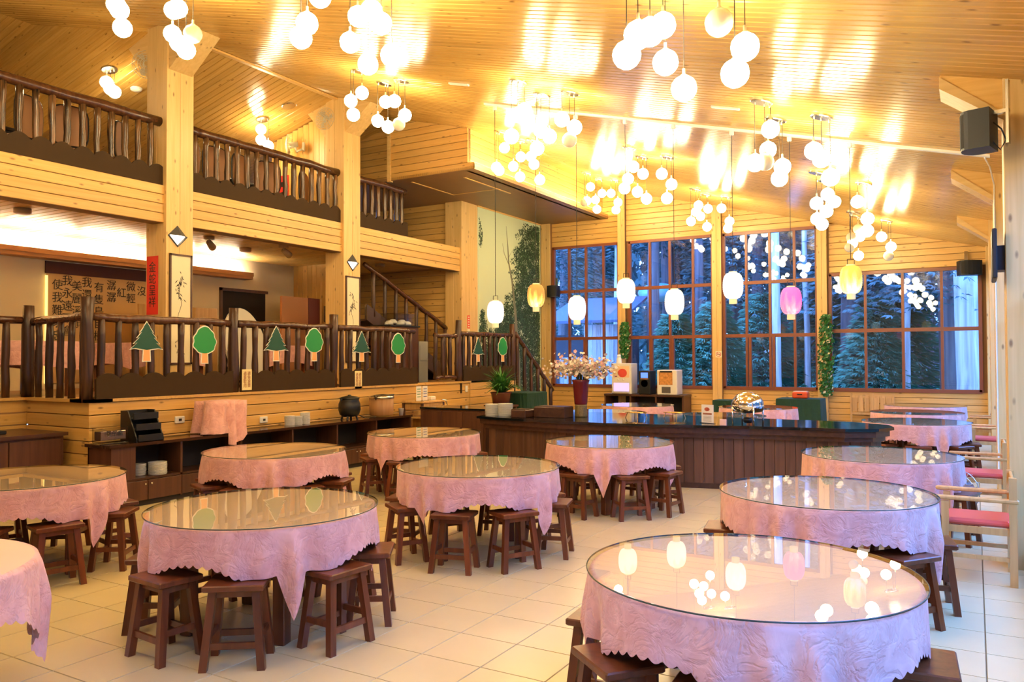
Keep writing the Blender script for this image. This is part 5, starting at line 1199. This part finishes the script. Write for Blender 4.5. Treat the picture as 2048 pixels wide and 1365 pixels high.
def scroll(y0, y1, z0, z1, s, seed):
    yc, zc = (y0+y1)/2, (z0+z1)/2; t = thing('framed_scroll', s, 'picture', (XP+.002, yc, zc)); w_, h_ = y1-y0, z1-z0
    cb((.008, 0, 0), (.012, w_-.04, h_-.04)).build('paper', M_paper, t)
    for sy in (-1, 1): cb((.012, sy*(w_/2-.012), 0), (.026, .026, h_)).build('frame_side', M_dkwood, t); cb((.012, 0, sy*(h_/2-.012)), (.026, w_, .026)).build('frame_rail', M_dkwood, t)
    m = MB(); rn = random.Random(seed); k = 12
    pts = [(.015, .03*math.sin(i*.9+seed)-.02, -h_*.15+h_*.45*i/k) for i in range(k+1)]; m.tube(pts, .0035, 4)
    for i in range(46):
        b = pts[rn.randrange(k-5, k+1)] if rn.random() < .7 else (.015, rn.uniform(-.08, .08), -h_*rn.uniform(.25, .42)); a = rn.uniform(-2.6, -.5); L = rn.uniform(.04, .09); c = Vector(b)+Vector((0, rn.gauss(0, .03), rn.gauss(0, .03))); d = Vector((0, math.cos(a), math.sin(a)))*L; n_ = Vector((0, -math.sin(a), math.cos(a)))*.007
        m.add([c, c+d*.5+n_, c+d, c+d*.5-n_], [(0,1,2,3)])
    m.build('bamboo_print', M_ink, t)
scroll(7.42, 7.80, 1.62, 3.24, 'tall framed bamboo scroll on the first pillar', 3); scroll(11.16, 11.55, 1.62, 3.24, 'tall framed bamboo scroll on the second pillar', 5)
t = thing('red_couplet', 'red paper couplet with black brush characters on the first pillar', 'couplet', (-10.40, 7.365, 2.78)); cb((0, 0, 0), (.26, .004, .86)).build('paper', M_red, t); text('金蛇呈祥', 'lettering', t, (0, -.003, 0), FY, .17, M_ink, True, gap=1.0, bold=0)
y = P(937, 620, 0, XP)[1]; t = thing('sign_strip', 'narrow red and white notice strip on the mural pillar', 'notice', (XP+.003, y, 2.45)); cb((0, 0, .08), (.004, .1, .30)).build('red_strip', M_red, t); cb((0, 0, -.15), (.004, .1, .14)).build('white_strip', M_paper, t)
for k in range(5): cb((.003, 0, .19-.055*k), (.002, .05, .03)).build('character_mark', M_paper, t)
# ================================================================== LOWER ROOM
XW = -13.3
YL, YR = P(92, 600, 0, XW)[1], P(330, 600, 0, XW)[1]; ZT = P(92, 527, 0, XW)[2]; BW = YR-YL; BC = (YL+YR)/2
t = thing('calligraphy_banner', 'wide tan banner with columns of black brush calligraphy', 'banner', (XW+.02, BC, 0)); cb((0, 0, (ZT+1.3)/2), (.01, BW, ZT-1.3)).build('cloth', plain('tan_cloth', (.66, .42, .18), .8), t); cb((.006, 0, ZT-.06), (.03, BW+.06, .20)).build('top_band', plain('dark_red_band', (.06, .014, .012), .7), t); cb((.008, -BW/2-.01, (ZT+1.3)/2-.1), (.03, .03, ZT-1.5)).build('light_string', emis('string_light', (1, .8, .25), .4), t)
for px, py, s in ((113, 560, '使我難以忘'), (133, 552, '我永遠不會'), (152, 563, '美麗溪頭'), (172, 556, '我還記得'), (196, 566, '有隻鳥自樹上歌'), (221, 562, '潺潺'), (241, 577, '紅'), (260, 565, '微輕'), (281, 574, '沒')):
    q = P(px, py, 0, XW); o = text(s, 'lettering', t, (.012, q[1]-BC, q[2]), FX, .19, M_ink, True, gap=1.12, bold=0); o.data.align_y = 'TOP'
t = thing('folding_screen', 'pale wooden folding screen standing before the banner', 'screen', (-12.5, 9.35, 1.2))
for k in range(4):
    m = MB(); a = .25*(1 if k % 2 else -1); c, s_ = math.cos(a), math.sin(a); L = .42; y0 = -.85+.41*k
    m.prism([(0 if k % 2 else .1, y0), (.1 if k % 2 else 0, y0+.41), (.13 if k % 2 else .03, y0+.41), (.03 if k % 2 else .13, y0)], 0, 1.45, 2); m.build('leaf_panel', M_oak, t)
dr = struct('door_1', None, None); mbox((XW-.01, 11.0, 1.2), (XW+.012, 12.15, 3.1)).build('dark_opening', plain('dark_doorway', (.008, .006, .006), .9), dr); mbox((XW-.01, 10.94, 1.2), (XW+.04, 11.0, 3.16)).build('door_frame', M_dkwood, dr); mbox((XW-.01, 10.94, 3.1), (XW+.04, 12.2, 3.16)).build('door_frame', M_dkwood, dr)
t = thing('room_divider', 'tan and dark red partition panel beside the doorway', 'partition', (-12.4, 12.38, 1.2)); cb((0, -.25, .9), (.06, .75, 1.8), .005).build('tan_panel', plain('tan_panel', (.62, .28, .12), .6), t); cb((0, .30, .9), (.07, .34, 1.8), .005).build('red_panel', plain('maroon_panel', (.16, .03, .02), .6), t); cb((0, .5, .9), (.08, .06, 1.8)).build('edge_post', M_oak, t)
wq = struct('wall_lower_return', mbox((-13.3, 13.0, 1.2), (-11.9, 13.1, 3.8)), M_slab)
for k in range(10): board(wq, (-13.3+.14*(k+.5), 13.0, 1.2), (0,0,1), (0,-1,0), 2.6, .14, .016, M_pine)
def long_table(x0, x1, y0, y1, s):
    t = thing('draped_table', s, 'table', ((x0+x1)/2, (y0+y1)/2, 1.2), 0, 'pink draped tables on the platform'); w_, d_ = (x1-x0)/2, (y1-y0)/2
    cb((0, 0, .72), (2*w_, 2*d_, .03)).build('tabletop', M_stool, t)
    n = 96; vs = []; m = MB()
    for z, g_ in ((.745, .985), (.74, 1.01), (.60, 1.02), (.40, 1.04)):
        for k in range(n):
            f = k/n*4; e = int(f); u = f-e; c = [(-w_, -d_), (w_, -d_), (w_, d_), (-w_, d_)]; a, b = c[e], c[(e+1) % 4]; q = g_*(1+(.012*math.sin(k*1.3) if z < .7 else 0)); zz = z+(.08*abs(math.sin(u*math.pi*1.0))-.05 if z < .5 else 0); vs.append(((a[0]+(b[0]-a[0])*u)*q, (a[1]+(b[1]-a[1])*u)*q, zz))
    m.add(vs, [tuple(range(n))]+[(r*n+k, (r+1)*n+k, (r+1)*n+(k+1) % n, r*n+(k+1) % n) for r in range(3) for k in range(n)]); m.build('pink_cloth', M_cloth, t)
    for sx in (-1, 1):
        for sy in (-1, 1): cb((sx*(w_-.1), sy*(d_-.1), .36), (.06, .06, .72)).build('leg', M_stool, t)
long_table(-11.9, -10.6, 4.6, 6.4, 'pink draped table behind the corner railing'); long_table(-11.9, -10.8, 7.3, 8.7, 'pink draped table behind the first fir cut-out'); long_table(-12.3, -11.2, 10.35, 11.4, 'pink draped table before the dark doorway')
for x, y, s in ((-10.9, 9.55, 'pale round table top leaning on edge behind the platform rail'),):
    t = thing('leaning_top', s, 'table top', (x, y, 1.2)); m = MB(); m.smooth = False; m.lathe([(.7, -.015), (.7, .015)], 40); o = m.build('disc', plain('pale_laminate', (.6, .58, .5), .5), t); o.location = (0, 0, .69); o.rotation_euler = (0, HP-.2, .35); o2 = cb((0, .0, .02), (.5, .05, .04)).build('rest_block', M_dkwood, t)
t = thing('side_counter', 'dark counter on the platform carrying the bowl bin', 'counter', (-10.02, P(790, 640, 0, -10.02)[1], 1.2005)); cb((0, 0, .56), (.5, .9, 1.12), .005).build('body', M_dkwood, t); cb((0, 0, 1.135), (.55, .95, .03), .004).build('top', M_black, t)
t = thing('bowl_bin', 'clear plastic bin of upturned white bowls on the counter', 'bin', (-10.02, P(796, 640, 0, -10.02)[1], 2.351)); cb((0, 0, .12), (.40, .62, .24), .01).build('bin', M_acryl, t)
for k in range(5): m = MB(); m.smooth = True; m.lathe([(.09, .0), (.085, .04), (.05, .08), (1e-6, .085)], 16); o = m.build('bowl', M_white, t); o.location = (random.uniform(-.06, .06), -.23+.115*k, .015+.03*(k % 2))
t = thing('filing_cabinet', 'grey steel cabinet at the foot of the stairs', 'cabinet', (-10.02, P(841, 690, 0, -9.8)[1]+.1, 1.2005)); cb((0, 0, .42), (.45, .3, .84), .006).build('body', plain('grey_steel', (.3, .3, .28), .4), t); cb((.23, 0, .6), (.01, .26, .3)).build('drawer', MATS['grey_steel'], t)
for x, y, rz, s in ((-11.2, 9.0, .6, 'grey spotlight under the loft above the scroll'), (-10.9, 10.4, .3, 'tan spotlight under the loft near the doorway')):
    t = thing('ceiling_spot', s, 'spotlight', (x, y, 3.78), rz); m = MB(); m.smooth = True; m.lathe([(.09, 0), (.09, -.05), (1e-6, -.05)], 16); m.build('base', plain('tan_metal', (.4, .25, .12), .5), t); m = MB(); m.smooth = True; m.tube([(0, 0, -.1), (.0, .2, -.16)], [.05, .065], 12); m.build('barrel', MATS['tan_metal'], t); m = MB(); m.tube([(0, 0, -.04), (0, .02, -.12)], .012, 6); m.build('arm', MATS['tan_metal'], t)
for k, (x, y, s) in enumerate(((-11.3, 6.0, 'round wooden downlight over the corner table'), (-11.6, 8.3, 'added round wooden downlight hidden behind the first pillar'), (-11.8, 10.3, 'round wooden downlight before the dark doorway'), (-11.3, 13.6, 'added round wooden downlight hidden over the stair foot'))):  # extra ones added to brighten the lower room, some hidden behind beams
    t = thing('downlight', s, 'light', (x, y, 3.78)); m = MB(); m.smooth = True; m.lathe([(.11, 0), (.11, -.06), (.09, -.07)], 20); m.build('rim', MATS['tan_metal'], t); m = MB(); m.lathe([(.088, -.066), (1e-6, -.068)], 20); m.build('diffuser', emis('downlight_glow', (1, .84, .55), 60.0), t)
# ================================================================== LOFT FURNISHING
M_tan = plain('tan_vinyl', (.36, .17, .07), .6)
def loft_chair(x, y, rz, s):
    t = thing('loft_chair', s, 'chair', (x, y, 4.15), rz, 'tan chairs in the loft')
    m = MB(); pts = [(.22*(1 if abs(math.cos(a)) > .7 else 1)*math.copysign(abs(math.cos(a))**.5, math.cos(a)), .75+.27*math.copysign(abs(math.sin(a))**.5, math.sin(a))) for a in [k*math.pi/10 for k in range(20)]]; m.prism(pts, -.24, -.20, 1); m.build('backrest', M_tan, t)
    m = MB(); m.cbox((0, 0, .46), (.44, .44, .06), .02); m.build('seat', M_tan, t)
    m = MB(); m.tube([(p_[0]*1.06, -.22, .75+(p_[1]-.75)*1.04) for p_ in pts+pts[:1]], .012, 6, False); m.build('back_frame', M_black, t)
    for sx in (-.2, .2):
        for sy in (-.22, .2): m = MB(); m.tube([(sx, sy, .48), (sx*1.05, sy*1.1, 0)], .012, 6); m.build('leg', M_black, t)
for x, y, rz, s in ((-10.95, 5.7, 1.9, 'tan chair in the loft over the banner, beside the black table'), (-10.9, 6.35, 1.3, 'tan chair in the loft turned to the first pillar'), (-10.95, 5.05, 1.6, 'tan chair in the loft, half hidden by balusters'), (-11.0, 7.0, 2.2, 'tan chair in the loft closest to the first pillar'),
    (-10.95, 8.2, 1.7, 'tan chair in the loft just past the first pillar'), (-10.95, 8.75, 1.5, 'tan chair in the loft with its back to the rail'), (-11.0, 9.25, 1.8, 'tan chair in the loft under the ridge lamp'), (-11.0, 10.7, 2.0, 'tan chair in the loft by the partition'), (-10.95, 9.95, 1.2, 'tan chair in the loft before the red banner')): loft_chair(x, y, rz, s)
for x, y, s in ((-11.8, 5.6, 'black topped table in the near part of the loft'), (-11.7, 9.9, 'black topped table before the loft partition')):
    t = thing('loft_table', s, 'table', (x, y, 4.15)); cb((0, 0, .72), (.8, 1.4, .05), .01).build('tabletop', M_black, t); cb((0, 0, .6), (.74, 1.3, .2)).build('apron', M_black, t)
    for sx in (-.32, .32):
        for sy in (-.6, .6): cb((sx, sy, .35), (.05, .05, .7)).build('leg', M_black, t)
t = thing('red_banner', 'red paper banner on the loft partition', 'banner', (-11.95, 11.39, 4.98)); cb((0, 0, 0), (.28, .006, .8)).build('paper', M_red, t)
for k in range(3): cb((0, -.005, .22-.2*k), (.12, .003, .10)).build('character_mark', M_ink, t)
def wall_fan(loc, rz, s, tilt=-.3):
    t = thing('wall_fan', s, 'fan', loc, rz); fm = plain('fan_cream', (.6, .55, .4), .4)
    cb((0, .25, -.02), (.12, .05, .16), .01).build('wall_plate', fm, t); m = MB(); m.smooth = True; m.tube([(0, .25, -.05), (0, .12, -.12), (0, .08, 0)], .025, 8); m.build('arm', fm, t); m = MB(); m.smooth = True; m.tube([(0, -.02, 0), (0, .14, .03)], [.07, .05], 12); m.build('motor', fm, t)
    for r in (.21, .17, .13, .09, .05): m = MB(); m.tube([(r*math.cos(k*.2618), -.05-.05*(1-r/.21), r*math.sin(k*.2618)) for k in range(25)], .004, 5, False); m.build('guard_ring', fm, t)
    for k in range(16): a = k*.3927; m = MB(); m.tube([(.03*math.cos(a), -.1, .03*math.sin(a)), (.21*math.cos(a), -.05, .21*math.sin(a)), (.18*math.cos(a), .03, .18*math.sin(a))], .003, 4, False); m.build('guard_wire', fm, t)
    for k in range(3): a = k*2.094; c, s_ = math.cos(a), math.sin(a); m = MB(); m.add([(.03*c, -.04, .03*s_), (.17*c-.07*s_, -.06, .17*s_+.07*c), (.18*c, -.03, .18*s_), (.13*c+.06*s_, -.02, .13*s_-.06*c)], [(0,1,2,3)]); m.build('blade', plain('fan_blade_tan', (.5, .42, .28), .4), t)
p = P(578, 290, 1, 11.1); wall_fan((p[0], 11.14, p[2]), -.9, 'cream wall fan on the loft partition turned sideways'); p = P(650, 238, 1, 11.1); wall_fan((p[0], 11.14, p[2]), .1, 'cream wall fan in the loft beside the second pillar'); p = P(288, 122, 1, 7.3); wall_fan((-10.66, 7.45, p[2]), .8, 'cream wall fan in the loft beside the first pillar')
c = on_loft(272, 177); t = thing('smoke_detector', 'round cream smoke detector on the loft ceiling', 'smoke detector', (c[0], c[1], c[2])); m = MB(); m.smooth = True; m.lathe([(.085, 0), (.085, -.03), (.05, -.05), (1e-6, -.055)], 20); m.build('cap', M_wplast, t); m = MB(); m.lathe([(.095, .01), (.095, -.012)], 20); m.build('base', M_wplast, t)
t = thing('cable_conduit', 'thin white cable running down the second right hand pillar', 'cable', (0, 0, 0)); m = MB(); m.tube([(.13, 10.36, zroof(.13)-.03), (.19, 10.9, 3.93), (.235, 11.325, 3.80), (.235, 11.325, .3)], .009, 6); m.build('run', M_wplast, t); cb((.21, 11.32, .28), (.03, .05, .08), .004).build('junction_box', M_wplast, t)
# ================================================================== MURAL (flat print of a forest scene)
YM0, YM1, ZM1 = 15.73, 18.84, 5.27
t = thing('forest_mural', 'large forest photograph mural with a bare dead tree', 'mural', (XP, YM0, 0)); Lm = YM1-YM0
m = MB(); m.box((-.008, 0, .02), (.004, Lm, ZM1)); m.build('sky_print', plain('mural_sky', (.62, .70, .44), .7, noise=.05, nscale=.6), t)
rn = random.Random(21); mats3 = [plain('mural_leaf_dark', (.010, .026, .013), .8), plain('mural_leaf_mid', (.022, .06, .025), .8), plain('mural_leaf_light', (.06, .13, .055), .8)]; mm = MB()
def blob(yc, zc, ry, rz_, n, sz):
    for _ in range(n):
        a = rn.uniform(0, 6.28); q = rn.random()**.5; y = yc+ry*q*math.cos(a); z = zc+rz_*q*math.sin(a)
        if not (.03 < y < Lm-.05 and .05 < z < ZM1-.06): continue
        mm.cur = rn.choice((0, 0, 1, 1, 2)); b = rn.uniform(0, 3.14); s1 = sz*rn.uniform(.5, 1.3); s2 = s1*rn.uniform(.25, .6); d = (math.cos(b)*s1, math.sin(b)*s1); e = (-math.sin(b)*s2, math.cos(b)*s2); x = .0045+.0015*rn.random()
        pts = [(x, y-d[0], z-d[1]), (x, y+e[0], z+e[1]), (x, y+d[0], z+d[1]), (x, y-e[0], z-e[1])]
        mm.add([(p_[0], min(Lm-.01, max(.01, p_[1])), min(ZM1-.01, max(.03, p_[2]))) for p_ in pts], [(3,2,1,0)])
F = Lm/3.11
def edge_at(z):                       # where the right hand trees begin at height z
    pts = [(5.3, 2.5), (4.9, 2.2), (4.4, 1.95), (3.8, 1.8), (3.2, 1.65), (2.8, 1.35), (2.4, 1.0), (2.0, .5), (1.6, .0), (0, -.5)]
    for (za, ya), (zb, yb_) in zip(pts, pts[1:]):
        if z >= zb: return yb_+(ya-yb_)*(z-zb)/(za-zb)
    return 0
for _ in range(3200):
    z = rn.uniform(.1, 5.25); y = rn.uniform(0, Lm)
    if y > edge_at(z)*F+rn.gauss(0, .16): blob(y, z, .12, .09, 24, .03)
for _ in range(700):                  # pointed trees in front, lower
    z = 3.3-2.2*rn.random()**.7; c_, top = rn.choice(((1.28, 3.3), (.95, 2.75), (.2, 2.8), (.55, 2.35))); w_ = (top-z)*.42
    if w_ > 0: blob((c_+rn.gauss(0, .5)*w_)*F, z, .09, .09, 20, .026)
blob(.10, 4.60, .10, .28, 110, .03); blob(.06, 4.95, .06, .08, 30, .025)
o = mm.build('foliage_print', mats3, t); o['kind'] = 'stuff'
m = MB()
def flat_branch(pts, ws):
    for (a, b), (w0, w1) in zip(zip(pts, pts[1:]), zip(ws, ws[1:])): m.add([(.0065, a[0]-w0, a[1]), (.0065, a[0]+w0, a[1]), (.0065, b[0]+w1, b[1]), (.0065, b[0]-w1, b[1])], [(0,1,2,3)])
flat_branch([(1.95*F, .1), (1.9*F, 1.6), (1.75*F, 2.8), (1.6*F, 3.6), (1.42*F, 4.1), (1.38*F, 4.5), (1.3*F, 5.0)], [.09, .075, .06, .045, .03, .02, .006]); flat_branch([(1.42*F, 4.05), (1.2*F, 4.3), (1.12*F, 4.55)], [.02, .014, .005]); flat_branch([(1.4*F, 4.2), (1.58*F, 4.4)], [.012, .004]); flat_branch([(1.65*F, 3.4), (1.85*F, 3.7)], [.014, .004])
m.build('dead_tree_print', plain('mural_bark', (.20, .20, .12), .8), t)

# ------------------------------------------------------------------ lettering becomes plain meshes
bpy.context.view_layer.update(); dg = bpy.context.evaluated_depsgraph_get()
for o in [q for q in bpy.data.objects if q.type == 'FONT']:
    me = bpy.data.meshes.new_from_object(o.evaluated_get(dg)); q = link('lettering', me, o.parent); q.matrix_local = o.matrix_local.copy()
    bpy.data.objects.remove(o)
